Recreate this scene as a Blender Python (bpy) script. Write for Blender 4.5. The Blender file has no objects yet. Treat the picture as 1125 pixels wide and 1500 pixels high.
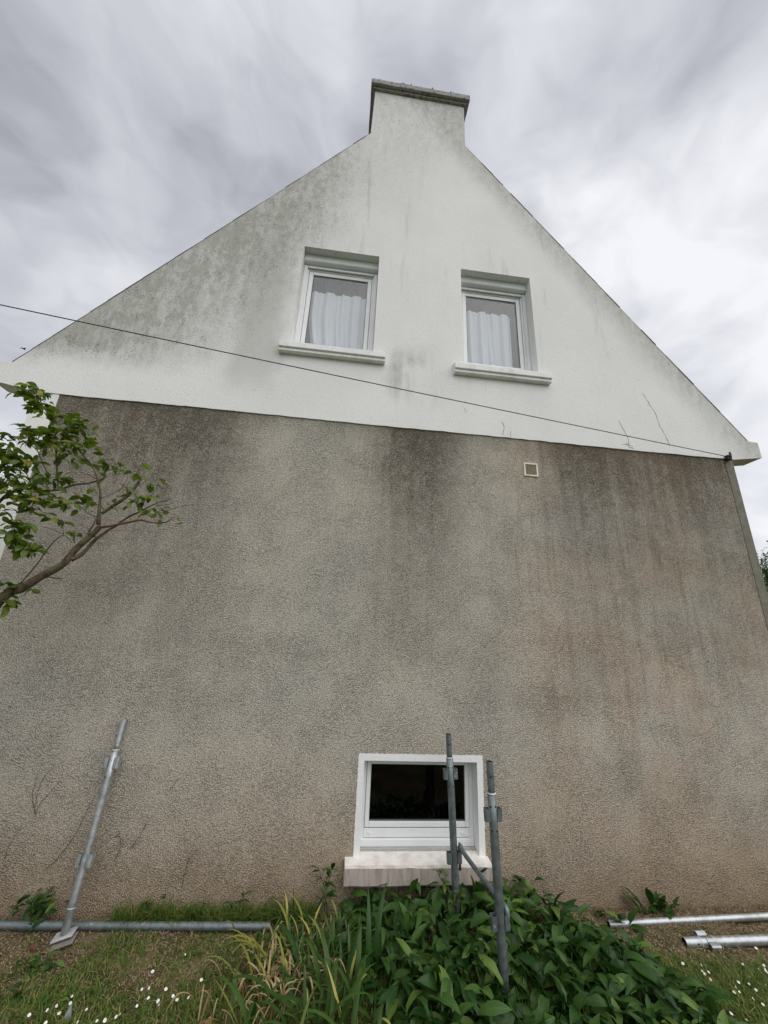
import bpy, bmesh, math, random
import numpy as np
from mathutils import Vector, Matrix, Euler
from mathutils import noise as mnoise

random.seed(11)
rng = np.random.default_rng(11)
C = bpy.context.scene.collection
scene = bpy.context.scene

# ------------------------------------------------------------------ camera
cam_data = bpy.data.cameras.new('camera')
cam = bpy.data.objects.new('camera', cam_data)
C.objects.link(cam)
R = Vector((0.99289679, -0.11025251, 0.0447252))
U = Vector((-0.07632766, -0.30188775, 0.95028305))
F = Vector((0.0912691, 0.94694676, 0.3081587))
m = Matrix(((R.x, U.x, -F.x), (R.y, U.y, -F.y), (R.z, U.z, -F.z)))
cam.matrix_world = Matrix.Translation((-0.78094618, -3.78425726, 2.07956951)) @ m.to_4x4()
cam_data.sensor_fit = 'VERTICAL'
cam_data.sensor_height = 36.0
cam_data.lens = 36.0 * 555.307 / 1500.0
cam_data.clip_start = 0.02
cam_data.clip_end = 2000.0
scene.camera = cam

# ------------------------------------------------------------------ node helper
class NT:
    """small expression helper for shader nodes"""
    def __init__(self, tree):
        self.t = tree; self.n = tree.nodes; self.l = tree.links
    def put(self, sock, v):
        if isinstance(v, bpy.types.NodeSocket): self.l.new(v, sock)
        elif isinstance(v, (tuple, list)):
            if sock.type == 'RGBA' and len(v) == 3: v = tuple(v) + (1,)
            sock.default_value = v
        else: sock.default_value = v
    def math(self, op, a, b=0.0, c=None, clamp=False):
        n = self.n.new('ShaderNodeMath'); n.operation = op; n.use_clamp = clamp
        self.put(n.inputs[0], a); self.put(n.inputs[1], b)
        if c is not None: self.put(n.inputs[2], c)
        return n.outputs[0]
    def add(self, a, b): return self.math('ADD', a, b)
    def sub(self, a, b): return self.math('SUBTRACT', a, b)
    def mul(self, a, b): return self.math('MULTIPLY', a, b)
    def mx(self, a, b): return self.math('MAXIMUM', a, b)
    def mn(self, a, b): return self.math('MINIMUM', a, b)
    def clamp(self, a): return self.math('ADD', a, 0.0, clamp=True)
    def smooth(self, x, a, b, lo=0.0, hi=1.0):
        n = self.n.new('ShaderNodeMapRange'); n.interpolation_type = 'SMOOTHSTEP'
        self.put(n.inputs[0], x); n.inputs[1].default_value = a; n.inputs[2].default_value = b
        n.inputs[3].default_value = lo; n.inputs[4].default_value = hi
        return n.outputs[0]
    def lin(self, x, a, b, lo=0.0, hi=1.0):
        n = self.n.new('ShaderNodeMapRange'); n.clamp = True
        self.put(n.inputs[0], x); n.inputs[1].default_value = a; n.inputs[2].default_value = b
        n.inputs[3].default_value = lo; n.inputs[4].default_value = hi
        return n.outputs[0]
    def box(self, x, a, b, s):
        return self.mul(self.smooth(x, a - s, a + s), self.smooth(x, b - s, b + s, 1.0, 0.0))
    def scalev(self, v, s):
        n = self.n.new('ShaderNodeVectorMath'); n.operation = 'MULTIPLY'
        self.put(n.inputs[0], v); n.inputs[1].default_value = s
        return n.outputs[0]
    def addv(self, v, s):
        n = self.n.new('ShaderNodeVectorMath'); n.operation = 'ADD'
        self.put(n.inputs[0], v); self.put(n.inputs[1], s)
        return n.outputs[0]
    def noise(self, v, scale, detail=3.0, rough=0.55, dist=0.0):
        n = self.n.new('ShaderNodeTexNoise')
        self.put(n.inputs['Vector'], v); n.inputs['Scale'].default_value = scale
        n.inputs['Detail'].default_value = detail; n.inputs['Roughness'].default_value = rough
        n.inputs['Distortion'].default_value = dist
        return n.outputs[0]
    def voronoi(self, v, scale, feat='F1', rand=1.0):
        n = self.n.new('ShaderNodeTexVoronoi'); n.feature = feat
        self.put(n.inputs['Vector'], v); n.inputs['Scale'].default_value = scale
        n.inputs['Randomness'].default_value = rand
        return n.outputs['Distance']
    def mix(self, f, a, b, mode='MIX'):
        n = self.n.new('ShaderNodeMix'); n.data_type = 'RGBA'; n.blend_type = mode
        self.put(n.inputs[0], f); self.put(n.inputs[6], a); self.put(n.inputs[7], b)
        return n.outputs[2]
    def sep(self, v):
        n = self.n.new('ShaderNodeSeparateXYZ'); self.put(n.inputs[0], v); return n.outputs
    def comb(self, x, y, z):
        n = self.n.new('ShaderNodeCombineXYZ')
        for i, v in enumerate((x, y, z)): self.put(n.inputs[i], v)
        return n.outputs[0]
    def bump(self, h, strength=0.5, dist=0.01, normal=None):
        n = self.n.new('ShaderNodeBump'); n.inputs['Strength'].default_value = strength
        n.inputs['Distance'].default_value = dist; self.put(n.inputs['Height'], h)
        if normal is not None: self.put(n.inputs['Normal'], normal)
        return n.outputs[0]
    def objco(self):
        return self.n.new('ShaderNodeTexCoord').outputs['Object']
    def uv(self):
        return self.n.new('ShaderNodeTexCoord').outputs['UV']
    def island(self):
        return self.n.new('ShaderNodeNewGeometry').outputs['Random Per Island']

def new_mat(name):
    mt = bpy.data.materials.new(name); mt.use_nodes = True
    nt = NT(mt.node_tree)
    bsdf = mt.node_tree.nodes['Principled BSDF']
    return mt, nt, bsdf

# ------------------------------------------------------------------ sky and sun
SUN_EL, SUN_AZ = math.radians(54), math.radians(137)     # compass style, 0 = +y, clockwise
world = bpy.data.worlds.new('World'); scene.world = world
world.use_nodes = True
wt = NT(world.node_tree)
wt.n.clear()
sky = wt.n.new('ShaderNodeTexSky'); sky.sky_type = 'NISHITA'; sky.sun_disc = False
sky.sun_elevation = SUN_EL; sky.sun_rotation = SUN_AZ
sky.air_density = 1.0; sky.dust_density = 2.0
bg1 = wt.n.new('ShaderNodeBackground'); wt.put(bg1.inputs[0], sky.outputs[0]); bg1.inputs[1].default_value = 0.10
SKX, SKY_ = 66.6, 90.1
dirv = wt.n.new('ShaderNodeTexCoord').outputs['Generated']
dx, dy, dz = wt.sep(dirv)
dv = wt.addv(wt.scalev(dirv, (1.0, 1.0, 1.55)), (SKX, SKY_, 0.0))
w1 = wt.noise(dv, 2.2, 3.0); w2 = wt.noise(wt.addv(dv, (5.0, 2.0, 1.0)), 2.2, 3.0)
dv2 = wt.addv(dv, wt.comb(wt.mul(wt.sub(w1, 0.5), 0.5), wt.mul(wt.sub(w2, 0.5), 0.5), wt.mul(wt.sub(w1, w2), 0.35)))
big = wt.noise(dv2, 1.55, 4.0, 0.46)
med = wt.noise(wt.addv(dv2, (4.3, 1.7, 0.0)), 3.2, 4.0, 0.5)
lump = wt.noise(wt.addv(dv2, (9.1, 3.3, 2.0)), 7.5, 4.0, 0.55)
cl = wt.add(wt.add(wt.mul(big, 0.60), wt.mul(med, 0.26)), wt.mul(lump, 0.14))
horiz = wt.smooth(dz, 0.45, 0.0)
t_ = wt.clamp(wt.add(wt.lin(cl, 0.385, 0.635), wt.mul(horiz, 0.16)))
ramp = wt.n.new('ShaderNodeValToRGB')
cr = ramp.color_ramp
cr.elements[0].position = 0.0; cr.elements[0].color = (0.215, 0.219, 0.246, 1)
cr.elements[1].position = 1.0; cr.elements[1].color = (0.615, 0.622, 0.645, 1)
e = cr.elements.new(0.45); e.color = (0.385, 0.392, 0.425, 1)
e = cr.elements.new(0.75); e.color = (0.50, 0.507, 0.535, 1)
wt.put(ramp.inputs[0], t_)
bg2 = wt.n.new('ShaderNodeBackground'); wt.put(bg2.inputs[0], ramp.outputs[0]); bg2.inputs[1].default_value = 1.0
mixs = wt.n.new('ShaderNodeMixShader'); mixs.inputs[0].default_value = 0.94
wt.l.new(bg1.outputs[0], mixs.inputs[1]); wt.l.new(bg2.outputs[0], mixs.inputs[2])
wo = wt.n.new('ShaderNodeOutputWorld'); wt.l.new(mixs.outputs[0], wo.inputs[0])

sl = bpy.data.lights.new('sun', 'SUN'); sl.energy = 1.5; sl.angle = math.radians(85); sl.color = (1.0, 0.985, 0.96)
so = bpy.data.objects.new('sun', sl); C.objects.link(so)
to_sun = Vector((math.sin(SUN_AZ) * math.cos(SUN_EL), math.cos(SUN_AZ) * math.cos(SUN_EL), math.sin(SUN_EL)))
so.rotation_euler = to_sun.to_track_quat('Z', 'Y').to_euler()
so.location = (0, -10, 20)

scene.view_settings.view_transform = 'Standard'
scene.view_settings.look = 'None'
scene.view_settings.exposure = 0.62
scene.view_settings.gamma = 1.0
scene.view_settings.use_curve_mapping = False

# ------------------------------------------------------------------ object helpers
def link(o, parent=None):
    C.objects.link(o)
    if parent is not None: o.parent = parent
    return o
def tag(o, label=None, cat=None, group=None, kind=None):
    if label: o['label'] = label
    if cat: o['category'] = cat
    if group: o['group'] = group
    if kind: o['kind'] = kind
    return o
def thing(name, label, cat, loc=(0, 0, 0), group=None):
    o = bpy.data.objects.new(name, None); o.empty_display_size = 0.1
    o.location = loc
    link(o); return tag(o, label, cat, group)
def mesh_from(name, verts, faces, mats, smooth=False, uvs=None, midx=None):
    me = bpy.data.meshes.new(name)
    me.from_pydata([tuple(v) for v in verts], [], faces)
    for k in (mats if isinstance(mats, (list, tuple)) else [mats]): me.materials.append(k)
    if smooth: me.polygons.foreach_set('use_smooth', [True] * len(me.polygons))
    if midx is not None: me.polygons.foreach_set('material_index', midx)
    if uvs is not None:
        l = me.uv_layers.new(name='UVMap')
        idx = np.empty(len(me.loops), np.int32); me.loops.foreach_get('vertex_index', idx)
        l.data.foreach_set('uv', np.asarray(uvs, np.float32)[idx].ravel())
    me.update(); return me
def obj(name, me, parent=None):
    return link(bpy.data.objects.new(name, me), parent)
def bm_obj(name, bm, mats, parent=None, smooth=False):
    me = bpy.data.meshes.new(name); bm.normal_update(); bm.to_mesh(me); bm.free()
    for k in (mats if isinstance(mats, (list, tuple)) else [mats]): me.materials.append(k)
    if smooth: me.polygons.foreach_set('use_smooth', [True] * len(me.polygons))
    return obj(name, me, parent)
def add_box(bm, x0, x1, y0, y1, z0, z1, bev=0.0, mat=0):
    r = bmesh.ops.create_cube(bm, size=1.0)
    vs = r['verts']
    for v in vs:
        v.co = Vector((x0 + (v.co.x + .5) * (x1 - x0), y0 + (v.co.y + .5) * (y1 - y0), z0 + (v.co.z + .5) * (z1 - z0)))
    fs = set(f for v in vs for f in v.link_faces)
    for f in fs: f.material_index = mat
    if bev > 0:
        es = list(set(e for v in vs for e in v.link_edges))
        bmesh.ops.bevel(bm, geom=es, offset=bev, segments=2, profile=0.5, affect='EDGES')
def box_obj(name, x0, x1, y0, y1, z0, z1, mat, parent=None, bev=0.0):
    bm = bmesh.new(); add_box(bm, x0, x1, y0, y1, z0, z1, bev); return bm_obj(name, bm, mat, parent)
def add_prism(bm, poly, y0, y1, mat=0, bev=0.0):
    """polygon of (x, z) points, counter-clockwise seen from the front, extruded from y0 (front) to y1"""
    a = [bm.verts.new((x, y0, z)) for x, z in poly]; b = [bm.verts.new((x, y1, z)) for x, z in poly]
    fs = [bm.faces.new(a), bm.faces.new(b[::-1])]
    n = len(poly)
    for i in range(n):
        j = (i + 1) % n
        fs.append(bm.faces.new((a[j], a[i], b[i], b[j])))
    for f in fs: f.material_index = mat
    bmesh.ops.recalc_face_normals(bm, faces=fs)
    if bev > 0:
        es = list(set(e for f in fs for e in f.edges))
        bmesh.ops.bevel(bm, geom=es, offset=bev, segments=2, profile=0.5, affect='EDGES')
def tube_arrays(pts, radii, seg=10, caps=True, wob=0.0):
    """tube along a polyline -> verts, faces"""
    P = [Vector(p) for p in pts]; n = len(P); V = []; Fc = []
    t0 = (P[1] - P[0]).normalized()
    up = Vector((0, 0, 1)) if abs(t0.z) < .9 else Vector((1, 0, 0))
    a = t0.cross(up).normalized()
    for i in range(n):
        t = (P[min(i + 1, n - 1)] - P[max(i - 1, 0)]).normalized()
        a = (a - t * a.dot(t)).normalized(); b = t.cross(a)
        for k in range(seg):
            an = 2 * math.pi * k / seg
            r = radii[i] * (1 + (random.uniform(-wob, wob) if wob else 0))
            V.append(P[i] + (a * math.cos(an) + b * math.sin(an)) * r)
    for i in range(n - 1):
        for k in range(seg):
            k2 = (k + 1) % seg
            Fc.append((i * seg + k, i * seg + k2, (i + 1) * seg + k2, (i + 1) * seg + k))
    if caps:
        Fc.append(tuple(range(seg))[::-1]); Fc.append(tuple((n - 1) * seg + k for k in range(seg)))
    return V, Fc
class Acc:
    def __init__(self): self.V = []; self.F = []; self.U = []; self.M = []
    def put(self, V, Fc, uv=None, m=0):
        o = len(self.V); self.V.extend(V); self.F.extend(tuple(i + o for i in f) for f in Fc)
        self.U.extend(uv if uv is not None else [(0, 0)] * len(V)); self.M.extend([m] * len(Fc))
    def mesh(self, name, mats, smooth=True, uv=False):
        return mesh_from(name, self.V, self.F, mats, smooth, self.U if uv else None, self.M)
def catmull(pts, sub=4):
    P = [np.array(p, float) for p in pts]; out = []
    for i in range(len(P) - 1):
        p0, p1, p2, p3 = P[max(i - 1, 0)], P[i], P[i + 1], P[min(i + 2, len(P) - 1)]
        for k in range(sub):
            t = k / sub
            out.append(.5 * ((2 * p1) + (-p0 + p2) * t + (2 * p0 - 5 * p1 + 4 * p2 - p3) * t * t + (-p0 + 3 * p1 - 3 * p2 + p3) * t ** 3))
    out.append(P[-1]); return out

# ------------------------------------------------------------------ materials
def mat_roughcast(name):
    mt, n, b = new_mat(name)
    co = n.objco(); x, y, z = n.sep(co)
    wob = n.sub(n.noise(co, 1.3, 4.0, .6), 0.5)
    wob2 = n.sub(n.noise(n.scalev(co, (6.0, 6.0, 0.5)), 1.0, 4.0, .6), 0.5)     # vertical run streaks
    fine = n.sub(n.noise(co, 9.0, 4.0, .65), 0.5)
    xw = n.add(n.add(x, n.mul(wob2, .35)), n.mul(wob, .25))
    base = n.mix(n.smooth(n.noise(co, .8, 3.0), .35, .65), (.550, .502, .425), (.495, .468, .408))
    gv_ = n.n.new('ShaderNodeTexVoronoi'); n.put(gv_.inputs['Vector'], co); gv_.inputs['Scale'].default_value = 88.0
    grit = n.sep(gv_.outputs['Color'])[1]
    patchy = n.smooth(n.noise(n.addv(co, (1.0, 0.0, 6.0)), 2.3, 5., .65), .34, .66)
    # rain-run algae between the sheltered strips under the two sills
    dark_x = n.mx(n.mx(n.smooth(xw, -1.6, -2.4), n.box(xw, -.50, .36, .24)), n.mul(n.smooth(xw, 1.2, 1.8), .95))
    zw = n.add(z, n.add(n.mul(wob2, 1.2), n.mul(wob, 1.1)))
    fade = n.add(n.mul(n.smooth(zw, 3.0, 4.5), .58), n.mul(n.smooth(zw, 1.3, 3.6), .44))
    algae = n.clamp(n.mul(n.mul(n.mul(dark_x, fade), n.add(.62, n.mul(grit, .76))), n.add(n.add(1.0, n.mul(fine, 1.3)), n.mul(wob2, .8))))
    base = n.mix(n.mul(algae, .90), base, (.135, .112, .084))
    # narrow band of dirt along the top edge
    topb = n.mul(n.smooth(n.add(z, n.mul(wob, .3)), 4.05, 4.36), n.add(.35, n.mul(wob2, .9)))
    base = n.mix(n.clamp(n.mul(topb, .8)), base, (.12, .104, .078))
    # right-hand half: long faint streaks, with rusty brown patches
    st = n.smooth(n.noise(n.scalev(co, (9.0, 9.0, .55)), 1.0, 4.0, .65), .48, .68)
    base = n.mix(n.mul(n.mul(st, n.smooth(x, .6, 1.7)), n.mul(n.smooth(z, .5, 2.0), .34)), base, (.17, .142, .11))
    wh = n.smooth(n.noise(n.scalev(co, (11.0, 11.0, 1.1)), 1.0, 5.0, .7), .57, .70)
    base = n.mix(n.mul(n.mul(wh, n.box(x, 1.7, 3.6, .3)), n.mul(n.box(z, 2.1, 4.1, .4), .55)), base, (.40, .375, .345))
    ru = n.smooth(n.noise(co, 1.7, 4.0, .6), .50, .66)
    base = n.mix(n.mul(n.mul(ru, n.smooth(x, .4, 1.2)), n.mul(n.box(z, .5, 2.9, .5), .30)), base, (.30, .215, .15))
    gr = n.smooth(n.noise(n.addv(co, (7.0, 0.0, 3.0)), 1.1, 4.0, .6), .45, .68)
    base = n.mix(n.mul(gr, .24), base, (.30, .283, .228))
    # thin rain runs, dark and pale
    thin = n.noise(n.addv(n.scalev(co, (19.0, 19.0, .8)), n.comb(n.mul(wob, 2.0), 0.0, 0.0)), 1.0, 5.0, .72)
    rside = n.add(.22, n.mul(n.smooth(x, .3, 1.6), .78))
    base = n.mix(n.mul(n.mul(n.smooth(thin, .55, .67), rside), n.mul(n.smooth(z, .9, 2.6), .34)), base, (.16, .130, .095))
    base = n.mix(n.mul(n.mul(n.smooth(thin, .44, .34), rside), n.mul(n.smooth(z, .6, 2.4), .26)), base, (.50, .455, .39))
    pk = n.smooth(n.noise(n.addv(co, (2.0, 0.0, 8.0)), .85, 3.0, .55), .40, .62)
    base = n.mix(n.mul(n.mul(pk, n.smooth(x, .2, 1.8)), .45), base, n.mix(1.0, base, (1.06, .86, .72), 'MULTIPLY'))
    # splash zone above the soil
    sp = n.smooth(n.add(z, n.add(n.mul(wob, .5), n.mul(fine, .35))), .62, -.05)
    base = n.mix(n.mul(sp, .75), base, (.20, .130, .062))
    sp2 = n.smooth(n.add(z, n.mul(wob, .6)), 1.5, .2)
    base = n.mix(n.mul(sp2, .42), base, (.42, .315, .21))
    # pebbledash grain
    warp = n.addv(co, n.scalev(n.comb(n.noise(co, 60., 2.), n.noise(n.addv(co, (3., 3., 3.)), 60., 2.), n.noise(n.addv(co, (9., 1., 3.)), 60., 2.)), (.012, .012, .012)))
    vor = n.n.new('ShaderNodeTexVoronoi'); n.put(vor.inputs['Vector'], warp); vor.inputs['Scale'].default_value = 104.0
    v1 = vor.outputs['Distance']
    cellr = n.sep(vor.outputs['Color'])[0]
    v2 = n.noise(co, 150.0, 3.0, .7)
    pebble = n.add(1.0, n.mul(n.sub(cellr, .5), n.add(.34, n.mul(patchy, .38))))
    base = n.mix(.85, base, n.mix(1.0, base, n.comb(pebble, pebble, pebble), 'MULTIPLY'))
    pit = n.smooth(n.add(v1, n.mul(n.sub(v2, .5), .5)), .42, .80)
    base = n.mix(n.mul(pit, .55), base, n.mix(1.0, base, (.34, .31, .27), 'MULTIPLY'))
    spark = n.smooth(n.noise(co, 190.0, 2.0, .6), .60, .72)
    base = n.mix(n.mul(spark, .45), base, n.mix(1.0, base, (1.6, 1.57, 1.5), 'MULTIPLY'))
    chip = n.mul(n.smooth(n.voronoi(co, 3.1), .045, .02), n.smooth(n.noise(co, 60., 2.), .35, .5))
    base = n.mix(n.mul(chip, .75), base, (.07, .06, .05))
    n.put(b.inputs['Base Color'], base); b.inputs['Roughness'].default_value = .95
    b.inputs['Specular IOR Level'].default_value = .15
    h = n.mul(n.add(n.sub(n.mul(v2, .4), v1), n.mul(cellr, .45)), n.add(.55, n.mul(patchy, .75)))
    n.put(b.inputs['Normal'], n.bump(h, .95, .010))
    return mt
def mat_white_render(name, stains=True):
    mt, n, b = new_mat(name)
    co = n.objco(); x, y, z = n.sep(co)
    wob = n.sub(n.noise(co, 1.5, 4.0, .6), 0.5)
    streak = n.sub(n.noise(n.scalev(co, (5.0, 5.0, .55)), 1.0, 4.0, .62), .5)
    col = n.mix(n.smooth(n.noise(co, .9, 3.0), .3, .7), (.81, .805, .785), (.755, .752, .73))
    if stains:
        dl = n.sub(n.add(9.372, n.mul(n.add(x, .895), 1.324)), z)      # height below the left roof edge
        dr = n.sub(n.add(9.441, n.mul(n.sub(.592, x), 1.353)), z)      # height below the right roof edge
        dirt = n.add(n.add(.40, n.mul(wob, 1.3)), n.mul(streak, 1.1))
        lside = n.smooth(n.add(x, n.mul(wob, .9)), -.7, -2.0)
        m1 = n.mul(n.smooth(n.add(dl, n.mul(wob, 1.2)), 3.3, .1), n.add(.25, n.mul(lside, .75)))
        m1 = n.mul(m1, n.smooth(n.add(z, n.mul(wob, .5)), 4.6, 5.1))
        m2 = n.mul(n.smooth(n.add(dr, n.mul(wob, .5)), .9, .0), .6)
        m3 = n.mul(n.smooth(n.add(z, n.mul(wob, .8)), 8.6, 10.4), .35)
        brk = n.smooth(n.noise(n.scalev(co, (1.0, 1.0, .55)), 13.0, 6., .72), .34, .66, .62, 1.10)
        veil = n.clamp(n.mul(n.mul(n.mx(n.mx(m1, m2), m3), n.add(.75, dirt)), brk))
        col = n.mix(n.mul(veil, .78), col, (.30, .295, .25))
        # smudges beside the sills
        sm = n.mul(n.mul(n.box(n.add(x, n.mul(wob, .4)), -.42, .10, .15), n.box(n.add(z, n.mul(streak, .4)), 4.75, 5.4, .18)), n.smooth(n.add(wob, streak), -.12, .25))
        sm2 = n.mul(n.box(n.add(x, n.mul(wob, .5)), -2.25, -1.72, .14), n.box(n.add(z, n.mul(wob, .7)), 4.75, 6.9, .4))
        st = n.mul(n.smooth(streak, .06, .26), n.smooth(z, 4.6, 5.6))
        col = n.mix(n.clamp(n.add(n.add(n.mul(sm, .75), n.mul(sm2, .45)), n.mul(st, .42))), col, (.35, .35, .31))
        # mildew specks, thickest under the left verge and on the chimney
        cell = n.voronoi(n.addv(co, n.scalev(n.comb(n.noise(co, 30., 2.), n.noise(n.addv(co, (3., 3., 3.)), 30., 2.), 0.0), (.035, .03, .03))), 62.0)
        spk = n.mul(n.smooth(cell, .46, .20), n.smooth(n.noise(n.scalev(co, (1.3, 1.0, .7)), 7.0, 5.0, .75), .40, .62))
        dens = n.clamp(n.add(n.mul(m1, 1.7), n.add(n.mul(m3, 1.1), n.mul(m2, .5))))
        col = n.mix(n.clamp(n.mul(n.mul(spk, dens), .92)), col, (.12, .12, .10))
    v1 = n.voronoi(co, 60.0, 'SMOOTH_F1'); v2 = n.noise(co, 85.0, 3.0, .65)
    pit = n.smooth(n.add(v1, n.mul(n.sub(v2, .5), .8)), .48, .85)
    col = n.mix(n.mul(pit, .22), col, n.mix(1.0, col, (.55, .55, .53), 'MULTIPLY'))
    n.put(b.inputs['Base Color'], col); b.inputs['Roughness'].default_value = .9
    b.inputs['Specular IOR Level'].default_value = .2
    n.put(b.inputs['Normal'], n.bump(n.sub(n.mul(v2, .7), v1), .30, .005))
    return mt
def mat_simple(name, col, rough=.5, metal=0.0, var=.12, scale=14.0, bump=0.0, spec=.5, dirt=None, dirt_amt=.5):
    mt, n, b = new_mat(name)
    co = n.objco()
    nz = n.noise(co, scale, 4.0, .6)
    c = n.mix(n.lin(nz, .3, .7), tuple(v * (1 - var) for v in col), tuple(min(1, v * (1 + var)) for v in col))
    if dirt:
        d = n.smooth(n.noise(n.scalev(co, (1.0, 1.0, .6)), scale * .55, 5.0, .68), .48, .70)
        c = n.mix(n.mul(d, dirt_amt), c, dirt)
    n.put(b.inputs['Base Color'], c)
    n.put(b.inputs['Roughness'], n.lin(nz, .3, .7, max(.05, rough - .08), min(1, rough + .1)))
    b.inputs['Metallic'].default_value = metal
    b.inputs['Specular IOR Level'].default_value = spec
    if bump: n.put(b.inputs['Normal'], n.bump(n.noise(co, scale * 5, 3.0, .6), bump, .004))
    return mt
def mat_sill(name):
    mt, n, b = new_mat(name)
    co = n.objco(); x, y, z = n.sep(co)
    st = n.noise(n.scalev(co, (38., 38., 5.0)), 1.0, 6.0, .75)
    c = n.mix(n.smooth(n.noise(co, 12., 4.), .35, .7), (.74, .72, .67), (.60, .55, .49))
    geo = n.n.new('ShaderNodeNewGeometry').outputs['Normal']
    nx, ny, nz = n.sep(geo)
    front = n.smooth(ny, -.4, -.8)
    pink = n.mix(n.smooth(st, .30, .66), (.29, .23, .19), (.45, .395, .35))
    c = n.mix(n.mul(front, n.smooth(n.add(z, n.mul(n.sub(st, .5), .05)), .372, .352)), c, pink)
    n.put(b.inputs['Base Color'], c); b.inputs['Roughness'].default_value = .85
    n.put(b.inputs['Normal'], n.bump(n.noise(co, 70., 4.), .4, .004))
    return mt
def mat_metal(name, col, rough, dirt):
    mt, n, b = new_mat(name)
    co = n.objco()
    a = n.noise(co, 26., 4., .65); c2 = n.noise(co, 7., 3., .6)
    c = n.mix(n.smooth(a, .3, .7), tuple(v * .82 for v in col), tuple(v * 1.12 for v in col))
    c = n.mix(n.mul(n.smooth(c2, .48, .66), .55), c, dirt)
    spl = n.smooth(n.noise(co, 34., 3., .6), .655, .70)
    c = n.mix(n.mul(spl, .7), c, (.62, .61, .58))
    n.put(b.inputs['Base Color'], c); b.inputs['Metallic'].default_value = .75
    n.put(b.inputs['Roughness'], n.lin(a, .3, .7, rough - .1, rough + .14))
    n.put(b.inputs['Normal'], n.bump(n.noise(co, 120., 3.), .18, .002))
    return mt
def mat_leaf(name, c1, c2, c3=None, c3amt=.12, rough=.38, veins=True, trans=.25, tipcol=None):
    mt, n, b = new_mat(name)
    uv = n.uv(); u, v, _ = n.sep(uv)
    isl = n.island()
    wn = n.n.new('ShaderNodeTexWhiteNoise'); wn.noise_dimensions = '1D'; n.put(wn.inputs['W'], n.mul(isl, 91.7))
    oi = n.n.new('ShaderNodeObjectInfo').outputs['Random']
    rnd = n.math('FRACT', n.add(wn.outputs['Value'], n.mul(oi, 7.31)))
    c = n.mix(rnd, c1, c2)
    if c3: c = n.mix(n.smooth(n.math('FRACT', n.mul(rnd, 5.77)), 1 - c3amt - .03, 1 - c3amt + .03), c, c3)
    co = n.objco()
    c = n.mix(n.mul(n.smooth(n.noise(co, 24., 3.), .4, .75), .35), c, n.mix(1.0, c, (.62, .7, .5), 'MULTIPLY'))
    if tipcol:
        tip = n.mul(n.smooth(n.add(u, n.mul(n.sub(rnd, .5), .9)), .55, .98), n.smooth(rnd, .80, .95))
        c = n.mix(tip, c, tipcol)
    if veins:
        mid = n.smooth(n.math('ABSOLUTE', n.sub(v, .5)), .05, .012)
        side = n.math('SINE', n.mul(n.sub(u, n.mul(n.math('ABSOLUTE', n.sub(v, .5)), .55)), 62.0))
        c = n.mix(n.mul(mid, .5), c, n.mix(1.0, c, (1.9, 1.75, 1.5), 'MULTIPLY'))
        n.put(b.inputs['Normal'], n.bump(n.add(n.mul(side, .25), n.mul(mid, -.8)), .22, .004))
    n.put(b.inputs['Base Color'], c); n.put(b.inputs['Roughness'], n.lin(rnd, 0, 1, rough - .06, rough + .12))
    b.inputs['Specular IOR Level'].default_value = .28
    tr = n.n.new('ShaderNodeBsdfTranslucent'); n.put(tr.inputs[0], n.mix(1.0, c, (1.25, 1.5, .6), 'MULTIPLY'))
    mx = n.n.new('ShaderNodeMixShader'); mx.inputs[0].default_value = trans
    out = n.n['Material Output']
    n.l.new(b.outputs[0], mx.inputs[1]); n.l.new(tr.outputs[0], mx.inputs[2]); n.l.new(mx.outputs[0], out.inputs[0])
    return mt
def mat_bark(name):
    mt, n, b = new_mat(name)
    co = n.objco()
    a = n.noise(co, 30., 5., .7); g = n.noise(co, 9., 4., .6)
    c = n.mix(n.smooth(a, .35, .65), (.030, .022, .014), (.115, .082, .048))
    c = n.mix(n.mul(n.smooth(g, .48, .62), .65), c, (.115, .105, .04))
    n.put(b.inputs['Base Color'], c); b.inputs['Roughness'].default_value = .9
    n.put(b.inputs['Normal'], n.bump(a, .7, .006))
    return mt
def mat_glass(name, refl, tint, ior=1.5):
    mt, n, b = new_mat(name)
    n.n.remove(b)
    tr = n.n.new('ShaderNodeBsdfTransparent'); n.put(tr.inputs[0], tint + (1,))
    gl = n.n.new('ShaderNodeBsdfGlossy'); gl.inputs['Roughness'].default_value = .01
    lw = n.n.new('ShaderNodeLayerWeight'); lw.inputs[0].default_value = .5
    f = n.math('MULTIPLY', n.add(.05, n.mul(.95, n.math('POWER', lw.outputs['Facing'], 5.0))), refl, clamp=True)
    mx = n.n.new('ShaderNodeMixShader'); n.put(mx.inputs[0], f)
    n.l.new(tr.outputs[0], mx.inputs[1]); n.l.new(gl.outputs[0], mx.inputs[2])
    n.l.new(mx.outputs[0], n.n['Material Output'].inputs[0])
    return mt
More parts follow.
